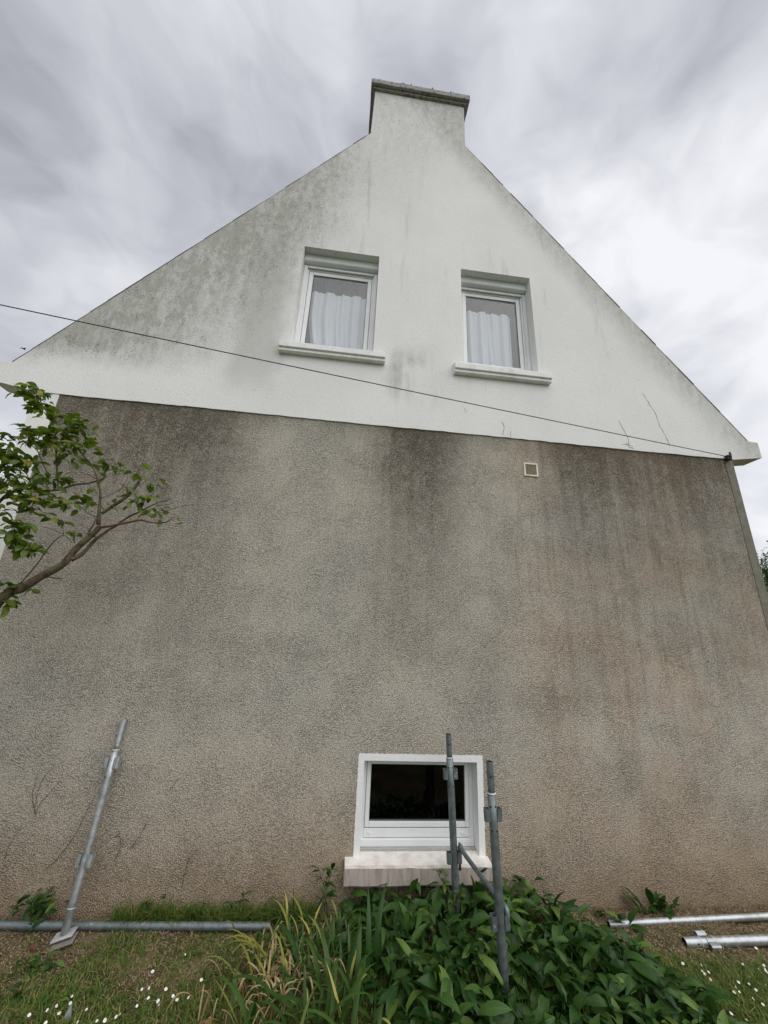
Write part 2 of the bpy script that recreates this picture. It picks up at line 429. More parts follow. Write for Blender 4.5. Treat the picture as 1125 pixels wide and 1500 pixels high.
def mat_ground(name):
    mt, n, b = new_mat(name)
    co = n.objco(); x, y, z = n.sep(co)
    a = n.noise(co, 3.0, 5., .62); f = n.noise(co, 38., 4., .7); g = n.noise(co, 120., 3., .7)
    soil = n.mix(n.smooth(f, .3, .7), (.062, .043, .025), (.17, .125, .075))
    tan = n.mix(n.smooth(g, .35, .65), (.12, .085, .045), (.30, .235, .14))
    c = n.mix(n.mul(n.smooth(a, .42, .62), .75), soil, tan)
    moss = n.mix(n.smooth(f, .3, .7), (.035, .040, .012), (.085, .085, .03))
    m = n.noise(n.addv(co, (5., 2., 0.)), 2.2, 4., .6)
    near_wall = n.smooth(n.add(y, n.mul(n.sub(a, .5), .3)), -.08, -.35)
    c = n.mix(n.mul(n.smooth(m, .42, .58), n.mul(near_wall, .85)), c, moss)
    far = n.smooth(y, -2.0, -5.0)
    c = n.mix(n.mx(far, n.smooth(n.math('ABSOLUTE', x), 7., 12.)), c, n.mix(n.smooth(f, .3, .7), (.035, .05, .015), (.075, .10, .03)))
    n.put(b.inputs['Base Color'], c); b.inputs['Roughness'].default_value = .95
    b.inputs['Specular IOR Level'].default_value = .15
    n.put(b.inputs['Normal'], n.bump(n.add(f, n.mul(g, .5)), .8, .02))
    return mt

M = {}
M['roughcast'] = mat_roughcast('grey roughcast')
M['white_render'] = mat_white_render('white rendered wall')
M['white_plain'] = mat_white_render('white painted rendering', stains=False)
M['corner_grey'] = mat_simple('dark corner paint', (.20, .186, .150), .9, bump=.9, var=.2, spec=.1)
M['pvc'] = mat_simple('white window plastic', (.78, .79, .79), .35, var=.04, scale=5., dirt=(.55, .55, .52), dirt_amt=.25)
M['pvc_grey'] = mat_simple('window gasket', (.10, .10, .10), .6)
M['shutter'] = mat_simple('shutter box enamel', (.72, .74, .74), .45, var=.05, scale=5., dirt=(.5, .5, .47), dirt_amt=.35)
M['sill_white'] = mat_simple('painted concrete sill', (.82, .82, .80), .8, var=.06, scale=9., bump=.3, dirt=(.45, .45, .41), dirt_amt=.4)
M['sill_stained'] = mat_sill('stained concrete sill')
M['surround'] = mat_simple('fresh white paint', (.83, .83, .81), .7, var=.05, scale=40., bump=.7)
M['cap'] = mat_simple('weathered concrete', (.33, .32, .30), .95, var=.35, scale=34., bump=.9, dirt=(.045, .042, .038), dirt_amt=.8)
M['cement'] = mat_simple('grey cement', (.36, .35, .32), .9, var=.15, scale=30., bump=.5)
M['slate'] = mat_simple('roof slate', (.20, .202, .205), .7, var=.25, scale=3., bump=.3)
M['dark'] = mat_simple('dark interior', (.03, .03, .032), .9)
M['room'] = mat_simple('room plaster', (.16, .16, .155), .9)
M['glass_up'] = mat_glass('bedroom pane', 1.15, (.925, .935, .945))
M['glass_dn'] = mat_glass('basement pane', .7, (.30, .32, .32))
M['galv'] = mat_metal('galvanised steel', (.47, .49, .50), .42, (.27, .285, .285))
M['galv_dull'] = mat_metal('weathered galvanised steel', (.20, .235, .235), .55, (.115, .14, .138))
M['rust'] = mat_simple('dull plate steel', (.25, .235, .22), .7, metal=.3, var=.2, dirt=(.13, .09, .06))
M['hole'] = mat_simple('hole dark', (.012, .012, .012), .9)
M['cable'] = mat_simple('black cable', (.015, .015, .016), .6)
M['bark'] = mat_bark('camellia bark')
M['twig'] = mat_simple('twig bark', (.075, .055, .042), .9, var=.3, scale=30.)
M['redbark'] = mat_simple('bare reddish wood', (.13, .065, .035), .8, var=.4, scale=30., bump=.4)
M['cam_leaf'] = mat_leaf('camellia leaf', (.058, .105, .015), (.175, .225, .038), (.27, .24, .05), .07, .22, True, .32)
M['big_leaf'] = mat_leaf('broad leaf', (.015, .052, .009), (.052, .115, .020), (.110, .180, .034), .13, .36, True, .18)
M['lime_leaf'] = mat_leaf('pale young leaf', (.10, .17, .03), (.15, .22, .05), None, .1, .45, True, .3)
M['blade'] = mat_leaf('strap leaf', (.026, .072, .012), (.066, .122, .022), None, .1, .42, False, .2, tipcol=(.42, .36, .10))
M['dead_blade'] = mat_leaf('withered leaf', (.36, .26, .13), (.50, .41, .24), (.22, .13, .06), .25, .7, False, .25)
M['yellow_blade'] = mat_leaf('yellowing leaf', (.30, .28, .06), (.22, .25, .055), None, .1, .5, False, .3, tipcol=(.48, .36, .14))
M['grass'] = mat_leaf('grass blade', (.058, .125, .016), (.150, .215, .040), (.34, .26, .11), .17, .5, False, .25)
M['straw'] = mat_leaf('dry grass litter', (.26, .19, .10), (.38, .30, .18), (.09, .06, .03), .3, .8, False, .1)
M['gravel'] = mat_leaf('small pebbles', (.20, .15, .10), (.36, .29, .20), (.10, .08, .06), .2, .8, False, .0)
M['petal'] = mat_simple('daisy petals', (.84, .84, .82), .6, var=.05)
M['yolk'] = mat_simple('yellow flower', (.75, .52, .03), .6)
M['stem'] = mat_simple('green stem', (.07, .12, .03), .6)
M['tendril'] = mat_simple('dry tendril', (.085, .070, .052), .95)
M['crack'] = mat_simple('dark crack', (.13, .122, .108), .95)
M['ground'] = mat_ground('soil with moss and litter')
def mat_curtain(name, c1, c2):
    mt, n, b = new_mat(name)
    co = n.objco()
    w = n.noise(n.scalev(co, (60., 60., 9.)), 1.0, 3.0)
    n.put(b.inputs['Base Color'], n.mix(w, c1, c2)); b.inputs['Roughness'].default_value = .9
    tr = n.n.new('ShaderNodeBsdfTranslucent'); tr.inputs[0].default_value = c2 + (1,)
    mx = n.n.new('ShaderNodeMixShader'); mx.inputs[0].default_value = .25
    n.l.new(b.outputs[0], mx.inputs[1]); n.l.new(tr.outputs[0], mx.inputs[2]); n.l.new(mx.outputs[0], n.n['Material Output'].inputs[0])
    return mt
M['net'] = mat_curtain('white net curtain', (.80, .83, .86), (.90, .92, .94))
M['curtain'] = mat_curtain('grey full curtain', (.075, .095, .094), (.21, .24, .24))

# ------------------------------------------------------------------ ground
def ground_h(x, y):
    if y > 0.02: return 0.0
    k = min(1.0, max(0.0, (-y) / .15))
    return k * (.030 * mnoise.noise((x * 1.7, y * 1.7, 0)) + .014 * mnoise.noise((x * 6, y * 6, 2)) + .006 * mnoise.noise((x * 17, y * 17, 5)))
xs = np.concatenate([-np.geomspace(900, 5.2, 22), np.arange(-5, 5.01, .05), np.geomspace(5.2, 900, 22)])
ys = np.concatenate([-np.geomspace(900, 2.4, 22), np.arange(-2.3, .11, .045), np.geomspace(.4, 900, 20)])
gv = [(x, y, ground_h(x, y) if (abs(x) < 5.5 and y > -2.6) else 0.0) for y in ys for x in xs]
nx = len(xs)
gf = [(j * nx + i, j * nx + i + 1, (j + 1) * nx + i + 1, (j + 1) * nx + i) for j in range(len(ys) - 1) for i in range(nx - 1)]
tag(obj('ground', mesh_from('ground', gv, gf, M['ground'], True)), 'bare brown soil with moss along the foot of the house', kind='structure')

# ------------------------------------------------------------------ house
house = thing('house', 'gabled house with white upper gable above stained grey roughcast wall', 'house')
XL, XI, XR = -4.13, -3.90, 3.885
ZB = 4.333
YU = -.014
def wall_with_holes(name, outer, holes, y, mat, depth, jag=0.0, jag_edges=()):
    """flat wall facing -y with rectangular openings, reveals running back by depth"""
    bm = bmesh.new()
    vo = [bm.verts.new((x, y, z)) for x, z in outer]
    es = [bm.edges.new((vo[i], vo[(i + 1) % len(vo)])) for i in range(len(vo))]
    for (x0, x1, z0, z1) in holes:
        h = [bm.verts.new((x, y, z)) for x, z in ((x0, z0), (x1, z0), (x1, z1), (x0, z1))]
        es += [bm.edges.new((h[i], h[(i + 1) % 4])) for i in range(4)]
    bmesh.ops.triangle_fill(bm, edges=es, use_beauty=True, use_dissolve=False, normal=(0, -1, 0))
    for f in bm.faces:
        f.normal_update()
        if f.normal.y > 0: f.normal_flip()
    for (x0, x1, z0, z1) in holes:
        y1 = y + depth
        for q in (((x0, y, z0), (x0, y, z1), (x0, y1, z1), (x0, y1, z0)), ((x1, y, z1), (x1, y, z0), (x1, y1, z0), (x1, y1, z1)),
                  ((x0, y, z1), (x1, y, z1), (x1, y1, z1), (x0, y1, z1)), ((x1, y, z0), (x0, y, z0), (x0, y1, z0), (x1, y1, z0))):
            bm.faces.new([bm.verts.new(p) for p in q])
    return bm, name, mat
# lower wall
BW = (-.484, .520, .352, 1.037)          # clear opening of the basement window
bm, _, _ = wall_with_holes('lower_wall', [(XI, -.4), (3.78, -.4), (3.78, ZB - .001), (XI, ZB - .001)], [(-.53, .566, .30, 1.08)], 0.0, None, .02)
bm_obj('lower_wall', bm, M['roughcast'], house)
# upper wall, its lower paint edge slightly uneven
eaveL = 9.372 + 1.324 * (XL + .895); eaveR = 9.441 + 1.353 * (.592 - XR)
low = []
xx = XR
while xx > XI + .05:
    low.append((xx, ZB + random.uniform(-.003, .003) + .003 * math.sin(xx * 2)))
    xx -= random.uniform(.05, .14)
outer = [(XL, ZB), (XI, ZB)] + low[::-1] + [(XR, eaveR), (.592, 9.441), (-.895, 9.372), (XL, eaveL)]
W1 = (-1.625, -.640, 5.20, 6.878); W2 = (.475, 1.450, 5.19, 6.862)
bm, _, _ = wall_with_holes('upper_wall', outer, [W1, W2], YU, None, .24)
for i in range(len(low) - 1):       # underside lip of the white coat
    (a0, a1), (b0, b1) = low[i], low[i + 1]
    bm.faces.new([bm.verts.new(p) for p in ((a0, YU, a1), (b0, YU, b1), (b0, .004, b1), (a0, .004, a1))])
bm_obj('upper_wall', bm, M['white_render'], house)
# painted corner strips
bm = bmesh.new(); add_box(bm, XL, XI, -.006, .25, -.4, ZB - .0005); bm_obj('corner_strip', bm, M['white_plain'], house)
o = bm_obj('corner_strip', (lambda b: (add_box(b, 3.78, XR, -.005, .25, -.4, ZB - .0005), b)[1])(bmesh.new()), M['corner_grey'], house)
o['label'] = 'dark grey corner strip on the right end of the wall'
# sides, back
HD = 9.0
bm = bmesh.new(); add_box(bm, XL, XL + .2, .25, HD, -.4, 4.7); bm_obj('side_wall', bm, M['white_plain'], house)
bm = bmesh.new(); add_box(bm, XR - .2, XR, .25, HD, -.4, 4.7); bm_obj('side_wall', bm, M['roughcast'], house)
bm = bmesh.new(); add_prism(bm, [(XL + .2, -.4), (XR - .2, -.4), (XR - .2, 4.9), (-.15, 10.1), (XL + .2, 4.9)], HD - .2, HD); bm_obj('back_wall', bm, M['white_plain'], house)
# rooms behind the windows
def room(x0, x1, z0, z1, y0, y1, mat, hole):
    bm = bmesh.new()
    for q in (((x0, y1, z0), (x1, y1, z0), (x1, y1, z1), (x0, y1, z1)), ((x0, y0, z0), (x0, y1, z0), (x0, y1, z1), (x0, y0, z1)),
              ((x1, y1, z0), (x1, y0, z0), (x1, y0, z1), (x1, y1, z1)), ((x0, y0, z0), (x1, y0, z0), (x1, y1, z0), (x0, y1, z0)),
              ((x0, y1, z1), (x1, y1, z1), (x1, y0, z1), (x0, y0, z1))):
        bm.faces.new([bm.verts.new(p) for p in q])
    a0, a1, b0, b1 = hole                                   # wall around the opening, room side
    for q in ((x0, a0, z0, z1), (a1, x1, z0, z1), (a0, a1, z0, b0), (a0, a1, b1, z1)):
        bm.faces.new([bm.verts.new(p) for p in ((q[0], y0, q[2]), (q[1], y0, q[2]), (q[1], y0, q[3]), (q[0], y0, q[3]))])
    return bm_obj('room_wall', bm, mat, house)
room(-2.2, -.1, 4.6, 7.2, .235, 3.2, M['room'], W1)
room(-.05, 2.1, 4.6, 7.2, .236, 3.2, M['room'], W2)
room(-1.5, 1.5, -.3, 1.6, .255, 3.5, M['dark'], BW)

# chimney
chim = bmesh.new()
add_prism(chim, [(-.895, 9.372), (.592, 9.441), (.590, 10.44), (-.880, 10.44)], YU, .50)
chim = bm_obj('chimney', chim, M['white_render'], house)
cap = bmesh.new()
add_box(cap, -.915, .625, -.052, .535, 10.438, 10.475, .006)
add_box(cap, -.952, .672, -.100, .58, 10.474, 10.585, .010)
bmesh.ops.subdivide_edges(cap, edges=[e for e in cap.edges if e.calc_length() > .3], cuts=14, use_grid_fill=True)
for v in cap.verts:
    if v.co.z > 10.48: v.co += Vector((mnoise.noise(v.co * 6) * .006, mnoise.noise(v.co * 6 + Vector((3, 1, 0))) * .008, mnoise.noise(v.co * 9) * .010))
bm_obj('chimney_cap', cap, M['cap'], chim)
mossb = Acc()                                     # lichen lumps along the cap edge
for k in range(46):
    x = random.uniform(-.94, .66); r = random.uniform(.004, .012) * (1.8 if random.random() < .08 else 1)
    c = Vector((x, -.098 + random.uniform(-.004, .03), 10.588))
    V = [c + Vector((math.cos(a) * r, math.sin(a) * r, 0)) for a in np.linspace(0, 2 * math.pi, 7)[:-1]]
    V += [c + Vector((math.cos(a) * r * .6, math.sin(a) * r * .6, r * .7)) for a in np.linspace(.3, 2 * math.pi + .3, 7)[:-1]] + [c + Vector((0, 0, r))]
    mossb.put(V, [(i, (i + 1) % 6, 6 + (i + 1) % 6, 6 + i) for i in range(6)] + [(6 + i, 6 + (i + 1) % 6, 12) for i in range(6)])
mo = obj('moss', mossb.mesh('moss', M['hole']), chim); mo['kind'] = 'stuff'

# cornice blocks at the eaves
for poly, ws in (([(XR, ZB), (4.302, 4.398), (4.301, 4.609), (4.157, 4.618), (XR, eaveR)], .215),
                 ([(XL, ZB + .001), (XL, eaveL), (-4.457, 4.656), (-4.58, 4.652), (-4.575, 4.415)], .19)):
    bm = bmesh.new(); add_prism(bm, poly, YU, ws); bm_obj('cornice', bm, M['white_render'], house)

# roof: two decks carrying individually laid slates
def roof(sign, x_low, z_low, x_top, z_top):
    d = Vector((x_top - x_low, 0, z_top - z_low)); L = d.length; d.normalize()
    nrm = Vector((-d.z, 0, d.x)) if sign < 0 else Vector((d.z, 0, -d.x))
    if nrm.z < 0: nrm = -nrm
    o0 = Vector((x_low, 0, z_low))
    bm = bmesh.new()
    q = [o0 + nrm * .002, o0 + d * L + nrm * .002]
    vs = []
    for p in (q[0], q[1]):
        for yy in (-.005, HD + .1):
            for h in (0, .003): vs.append(bm.verts.new(p + nrm * h + Vector((0, yy, 0))))
    for f in ((0, 2, 6, 4), (1, 5, 7, 3), (0, 1, 3, 2), (4, 6, 7, 5), (0, 4, 5, 1), (2, 3, 7, 6)): bm.faces.new([vs[i] for i in f])
    bmesh.ops.recalc_face_normals(bm, faces=bm.faces)
    ro = bm_obj('roof', bm, M['slate'], house)
    acc = Acc(); ex = .24; n = int(L / ex)
    for r in range(n + 1):
        yy = -.016
        off = 0 if r % 2 else .11
        while yy < HD + .1:
            w = .22 if yy > -.015 else (.22 - off) + .02
            a = o0 + d * (r * ex) ; b = o0 + d * min(L, r * ex + ex + .05)
            j = random.uniform(-.004, .004)
            y0 = yy + (random.uniform(-.006, .004) if yy < -.015 else .002); y1 = yy + w - .002
            lo, hi = .005 + random.uniform(0, .0025), .014
            V = []
            for p, h in ((a, lo), (b, hi - .012)):
                for y_ in (y0, y1):
                    V += [p + d * j + nrm * h + Vector((0, y_, 0)), p + d * j + nrm * (h + .004) + Vector((0, y_, 0))]
            acc.put(V, [(0, 2, 6, 4), (1, 5, 7, 3), (0, 1, 3, 2), (4, 6, 7, 5), (0, 4, 5, 1), (2, 3, 7, 6)])
            yy += w
            if r * ex > 1.5 and yy > 2.5 and False: break
    s = obj('slate', acc.mesh('slate', M['slate'], False), ro); s['kind'] = 'stuff'
# left slope, right slope (both start behind the cornice top and meet at the ridge)
xr_ = -.152; zr_ = 9.372 + 1.324 * (xr_ + .895)
roof(-1, -4.457, 4.656, -.895, 9.372)
roof(1, 4.157, 4.618, .592, 9.441)
# top part of the roof behind the chimney
bm = bmesh.new(); add_prism(bm, [(-.893, 9.376), (.590, 9.445), (xr_, zr_ + .03)], .52, HD + .1); bm_obj('roof_ridge', bm, M['slate'], house)

# upper windows
def upper_window(W, sill, seed):
    x0, x1, z0, z1 = W
    rnd = random.Random(seed)
    yf, yb = .165, .225                      # frame front and back
    zb = z0 + .20                            # inner bottom of the opening
    box_bot = z1 - .135
    bm = bmesh.new()
    f = .068
    add_box(bm, x0, x0 + f, yf, yb, zb, box_bot, .004); add_box(bm, x1 - f, x1, yf, yb, zb, box_bot, .004)
    add_box(bm, x0 + f, x1 - f, yf + .002, yb, box_bot - .05, box_bot, .004); add_box(bm, x0 + f, x1 - f, yf + .002, yb, zb, zb + .055, .004)
    # guide rails for the roller shutter, proud of the frame
    add_box(bm, x0 + .002, x0 + .045, yf - .028, yf - .001, zb, box_bot - .003, .003); add_box(bm, x1 - .045, x1 - .002, yf - .028, yf - .001, zb, box_bot - .003, .003)
    win = bm_obj('window', bm, M['pvc'], house)
    bm = bmesh.new()
    g0, g1, h0, h1 = x0 + f + .004, x1 - f - .004, zb + .058, box_bot - .053
    s = .055
    add_box(bm, g0, g0 + s, yf + .012, yb, h0, h1, .006); add_box(bm, g1 - s, g1, yf + .012, yb, h0, h1, .006)
    add_box(bm, g0 + s, g1 - s, yf + .014, yb, h0, h0 + s, .006); add_box(bm, g0 + s, g1 - s, yf + .014, yb, h1 - s, h1, .006)
    sash = bm_obj('sash', bm, M['pvc'], win)
    gx0, gx1, gz0, gz1 = g0 + s, g1 - s, h0 + s, h1 - s
    box_obj('pane', gx0 - .008, gx1 + .008, yf + .030, yf + .036, gz0 - .008, gz1 + .008, M['glass_up'], win)
    bm = bmesh.new(); t = .006                # black gasket
    for a in ((gx0, gx0 + t, gz0, gz1), (gx1 - t, gx1, gz0, gz1), (gx0 + t, gx1 - t, gz0, gz0 + t), (gx0 + t, gx1 - t, gz1 - t, gz1)):
        add_box(bm, a[0], a[1], yf + .022, yf + .029, a[2], a[3])
    bm_obj('gasket', bm, M['pvc_grey'], win)
    # roller shutter box
    bm = bmesh.new()
    add_prism(bm, [(0, 0), (1, 0), (1, 1), (0, 1)], 0, 1)
    bm.free(); bm = bmesh.new()
    prof = [(.085, z1 - .002), (.085, z1 - .100), (.096, z1 - .112), (.160, z1 - .122), (.225, z1 - .132), (.225, z1 - .002)]
    a = [bm.verts.new((x0 + .003, y, z)) for y, z in prof]; b = [bm.verts.new((x1 - .003, y, z)) for y, z in prof]
    bm.faces.new(a); bm.faces.new(b[::-1])
    for i in range(len(prof)): bm.faces.new((a[i], b[i], b[(i + 1) % len(prof)], a[(i + 1) % len(prof)]))
    bmesh.ops.recalc_face_normals(bm, faces=bm.faces)
    bmesh.ops.bevel(bm, geom=[e for e in bm.edges if abs(e.verts[0].co.x - e.verts[1].co.x) > .3], offset=.003, segments=2, profile=.5, affect='EDGES')
    bm_obj('shutter_box', bm, M['shutter'], win)
    # last slat of the rolled-up shutter peeping out
    bm = bmesh.new(); add_box(bm, x0 + .05, x1 - .05, .142, .152, box_bot - .028, box_bot + .002, .003); add_box(bm, x0 + .05, x1 - .05, .139, .155, box_bot - .036, box_bot - .028, .003)
    bm_obj('shutter_slat', bm, M['shutter'], win)
    # concrete sill: sloped top, drip lip
    sx0, sx1, st = sill
    prof = [(.16, st + .125), (-.085, st), (-.100, st - .008), (-.100, st - .078), (-.092, st - .084), (-.078, st - .084), (-.078, st - .118), (-.070, st - .124), (.05, st - .124), (.16, st - .10)]
    bm = bmesh.new()
    a = [bm.verts.new((sx0 if y < -.013 else max(sx0, x0 + .001), y, z)) for y, z in prof]; b = [bm.verts.new((sx1 if y < -.013 else min(sx1, x1 - .001), y, z)) for y, z in prof]
    # ends squared at the wall face
    bm.free(); bm = bmesh.new()
    outerp = [(-.0145, st + .036), (-.085, st), (-.100, st - .008), (-.100, st - .078), (-.092, st - .084), (-.078, st - .084), (-.078, st - .118), (-.070, st - .124), (-.0145, st - .124)]
    a = [bm.verts.new((sx0, y, z)) for y, z in outerp]; b = [bm.verts.new((sx1, y, z)) for y, z in outerp]
    bm.faces.new(a); bm.faces.new(b[::-1])
    for i in range(len(outerp)): bm.faces.new((a[i], b[i], b[(i + 1) % len(outerp)], a[(i + 1) % len(outerp)]))
    bmesh.ops.recalc_face_normals(bm, faces=bm.faces)
    innerp = [(-.014, st + .036), (-.014, st - .02), (.24, st - .02), (.24, st + .166)]
    a = [bm.verts.new((x0 + .001, y, z)) for y, z in innerp]; b = [bm.verts.new((x1 - .001, y, z)) for y, z in innerp]
    fs = [bm.faces.new(a), bm.faces.new(b[::-1])]
    for i in range(4): fs.append(bm.faces.new((a[i], b[i], b[(i + 1) % 4], a[(i + 1) % 4])))
    bmesh.ops.recalc_face_normals(bm, faces=fs)
    bmesh.ops.bevel(bm, geom=[e for e in bm.edges if abs(e.verts[0].co.x - e.verts[1].co.x) > .3], offset=.003, segments=2, profile=.5, affect='EDGES')
    bm_obj('sill', bm, M['sill_white'], win)
    # short net curtain on the sash, hung below its top, and a darker full curtain behind it
    def cloth(name, cx0, cx1, cz0, cz1, y0, amp, nu, mat, sweep, seed2):
        r2 = random.Random(seed2); ph = [r2.uniform(0, 6.28) for _ in range(4)]
        nv = 22; V = []; Fc = []
        for j in range(nv + 1):
            v = j / nv; z = cz0 + (cz1 - cz0) * v
            left = cx0 + sweep * max(0, (.6 - v) / .6) ** 1.3
            for i in range(nu + 1):
                u = i / nu
                x = left + (cx1 - left) * u + .010 * math.sin(u * 9 + ph[2] + v * .6)
                k = 1.0 + .5 * (1 - v)
                y = y0 + amp * k * (math.sin(u * 27 + ph[0] + .9 * math.sin(v * 1.6 + u * 4)) + .55 * math.sin(u * 61 + ph[1]) + .6 * math.sin(u * 12 + ph[3] + v))
                V.append((x, y, z))
        for j in range(nv):
            for i in range(nu): Fc.append((j * (nu + 1) + i, j * (nu + 1) + i + 1, (j + 1) * (nu + 1) + i + 1, (j + 1) * (nu + 1) + i))
        return obj(name, mesh_from(name, V, Fc, mat, True), win)
    top = 6.42 if seed == 1 else 6.43
    cloth('net_curtain', gx0 + .005, gx1 - (.005 if seed == 1 else .075), gz0 - .03, top, yf + .085, .0135, 96, M['net'], .085 if seed == 1 else .02, seed * 7)
    V, Fc = tube_arrays([(gx0 - .02, yf + .125, top - .012), (gx1 + .02, yf + .125, top - .012)], [.005, .005], 6)
    obj('curtain_rod', mesh_from('curtain_rod', V, Fc, M['pvc'], True), win)
    cloth('curtain', x0 + .02, x1 - .02, zb - .05, z1 - .06, .36, .028, 90, M['curtain'], .0, seed * 13)
    return win
upper_window(W1, (-1.735, -.497, 5.277), 1)['label'] = 'left upper window with drawn white curtain'
upper_window(W2, (.352, 1.575, 5.250), 2)['label'] = 'right upper window with drawn white curtain'

# basement window
x0, x1, z0, z1 = BW
bm = bmesh.new()
yf, yb = .135, .20
fr = .036
add_box(bm, x0, x0 + fr, yf, yb, .365, z1, .003); add_box(bm, x1 - fr, x1, yf, yb, .365, z1, .003)
add_box(bm, x0 + fr, x1 - fr, yf + .001, yb, z1 - .030, z1, .003)
add_box(bm, x0 + fr, x1 - fr, yf - .004, yb, .432, .500, .004)                   # bottom rail of the frame
bw = bm_obj('basement_window', bm, M['pvc'], house)
bm = bmesh.new(); add_box(bm, x0 + .001, x1 - .001, yf - .022, yb - .01, .372, .428, .005); bm_obj('bottom_trim', bm, M['pvc'], bw)
bm = bmesh.new()
g0, g1, h0, h1 = x0 + fr + .002, x1 - fr - .002, .505, z1 - .033
s = .036
add_box(bm, g0, g0 + s, yf - .010, yb, h0, h1, .005); add_box(bm, g1 - s, g1, yf - .010, yb, h0, h1, .005)
add_box(bm, g0 + s, g1 - s, yf - .008, yb, h0, h0 + s + .006, .005); add_box(bm, g0 + s, g1 - s, yf - .008, yb, h1 - s + .008, h1, .005)
bm_obj('sash', bm, M['pvc'], bw)
bm = bmesh.new()
for a in ((g0 - .002, g0, h0, h1), (g1, g1 + .002, h0, h1), (g0, g1, h0 - .004, h0)): add_box(bm, a[0], a[1], yf - .003, yf + .02, a[2], a[3])
bm_obj('gasket', bm, M['pvc_grey'], bw)
gx0, gx1, gz0, gz1 = g0 + s, g1 - s, h0 + s + .006, h1 - s + .008
box_obj('pane', gx0 - .006, gx1 + .006, yf + .012, yf + .018, gz0 - .006, gz1 + .006, M['glass_dn'], bw)
bm = bmesh.new(); t = .004
for a in ((gx0, gx0 + t, gz0, gz1), (gx1 - t, gx1, gz0, gz1), (gx0 + t, gx1 - t, gz0, gz0 + .01), (gx0 + t, gx1 - t, gz1 - t, gz1)): add_box(bm, a[0], a[1], yf + .004, yf + .0115, a[2], a[3])
bm_obj('glazing_bead', bm, M['pvc_grey'], bw)
for cx in (-.395, .415):
    bm = bmesh.new(); add_box(bm, cx - .016, cx + .016, yf - .014, yf - .003, .456, .474, .004); bm_obj('drain_cap', bm, M['pvc'], bw)
bm = bmesh.new(); add_box(bm, x0 + .002, x1 - .002, .06, .13, .33, .3715, .003); bm_obj('cement_strip', bm, M['cement'], bw)
# painted surround, ragged outer paint edge, smooth reveals
def ragged(p, q, nrm, amp, step=.012):
    p, q = np.array(p), np.array(q); L = np.linalg.norm(q - p); k = int(L / step)
    return [tuple(p + (q - p) * i / k + np.array(nrm) * (random.uniform(-amp, amp) + amp * .5 * math.sin(i * 1.9))) for i in range(k)]
ox0, ox1, oz1, oz0 = -.537, .573, 1.090, .345
loop = ragged((ox0, oz0), (ox0, oz1), (1, 0), .0022) + ragged((ox0, oz1), (ox1, oz1), (0, 1), .0022) + ragged((ox1, oz1), (ox1, oz0), (1, 0), .0022) + [(ox1, oz0)]
bm = bmesh.new()
ysf = -.004
inner = [(x0, oz0), (x0, z1), (x1, z1), (x1, oz0)]
poly = loop + inner[::-1]
vs = [bm.verts.new((x, ysf, z)) for x, z in poly]
es = [bm.edges.new((vs[i], vs[(i + 1) % len(vs)])) for i in range(len(vs))]
bmesh.ops.triangle_fill(bm, edges=es, use_beauty=True, normal=(0, -1, 0))
for f in bm.faces:
    f.normal_update()
    if f.normal.y > 0: f.normal_flip()
for i in range(len(loop) - 1):
    a, b = loop[i], loop[i + 1]
    bm.faces.new([bm.verts.new(p) for p in ((a[0], ysf, a[1]), (b[0], ysf, b[1]), (b[0], .003, b[1]), (a[0], .003, a[1]))])
for a, b in ((inner[0], inner[1]), (inner[1], inner[2]), (inner[2], inner[3])):
    bm.faces.new([bm.verts.new(p) for p in ((a[0], ysf, a[1]), (a[0], .26, a[1]), (b[0], .26, b[1]), (b[0], ysf, b[1]))])
bm_obj('surround', bm, M['surround'], bw)
# heavy concrete sill
bm = bmesh.new()
prof = [(.10, .372), (-.095, .345), (-.112, .332), (-.112, .222), (-.10, .21), (.10, .21)]
SX0, SX1 = -.603, .592
a = [bm.verts.new((SX0, y, z)) for y, z in prof]; b = [bm.verts.new((SX1, y, z)) for y, z in prof]
bm.faces.new(a); bm.faces.new(b[::-1])
for i in range(len(prof)): bm.faces.new((a[i], b[i], b[(i + 1) % len(prof)], a[(i + 1) % len(prof)]))
bmesh.ops.recalc_face_normals(bm, faces=bm.faces)
bmesh.ops.subdivide_edges(bm, edges=[e for e in bm.edges if e.calc_length() > .3], cuts=40)
bmesh.ops.triangulate(bm, faces=[f for f in bm.faces if len(f.verts) > 4])
for v in bm.verts:
    if v.co.y < -.05: v.co += Vector((0, mnoise.noise(v.co * 14) * .004, mnoise.noise(v.co * 11 + Vector((5, 0, 0))) * .005))
bm_obj('sill', bm, M['sill_stained'], bw)

# ventilation grille
bm = bmesh.new()
vx0, vx1, vz0, vz1 = 1.163, 1.331, 3.868, 4.034; t = .020
for a in ((vx0, vx0 + t, vz0, vz1), (vx1 - t, vx1, vz0, vz1), (vx0 + t, vx1 - t, vz0, vz0 + t), (vx0 + t, vx1 - t, vz1 - t, vz1)): add_box(bm, a[0], a[1], -.014, .006, a[2], a[3], .003)
M['vent'] = mat_simple('cream vent plastic', (.70, .67, .52), .5, dirt=(.4, .38, .3)); M['vent_in'] = mat_simple('tan vent slats', (.25, .215, .13), .6, var=.3, scale=40.)
vent = bm_obj('vent', bm, M['vent'], house)
bm = bmesh.new(); add_box(bm, vx0 + t, vx1 - t, .001, .004, vz0 + t, vz1 - t); bm_obj('vent_back', bm, M['hole'], vent)
bm = bmesh.new()
for k in range(9):
    z = vz0 + t + .006 + k * .0142
    add_box(bm, vx0 + t, vx1 - t, -.008 , .0, z, z + .0095)
for k in range(1, 4):
    x = vx0 + t + k * (vx1 - vx0 - 2 * t) / 4
    add_box(bm, x - .0025, x + .0025, -.0105, -.0075, vz0 + t, vz1 - t)
add_box(bm, 1.238, 1.256, -.013, -.0085, 3.943, 3.958, .002)
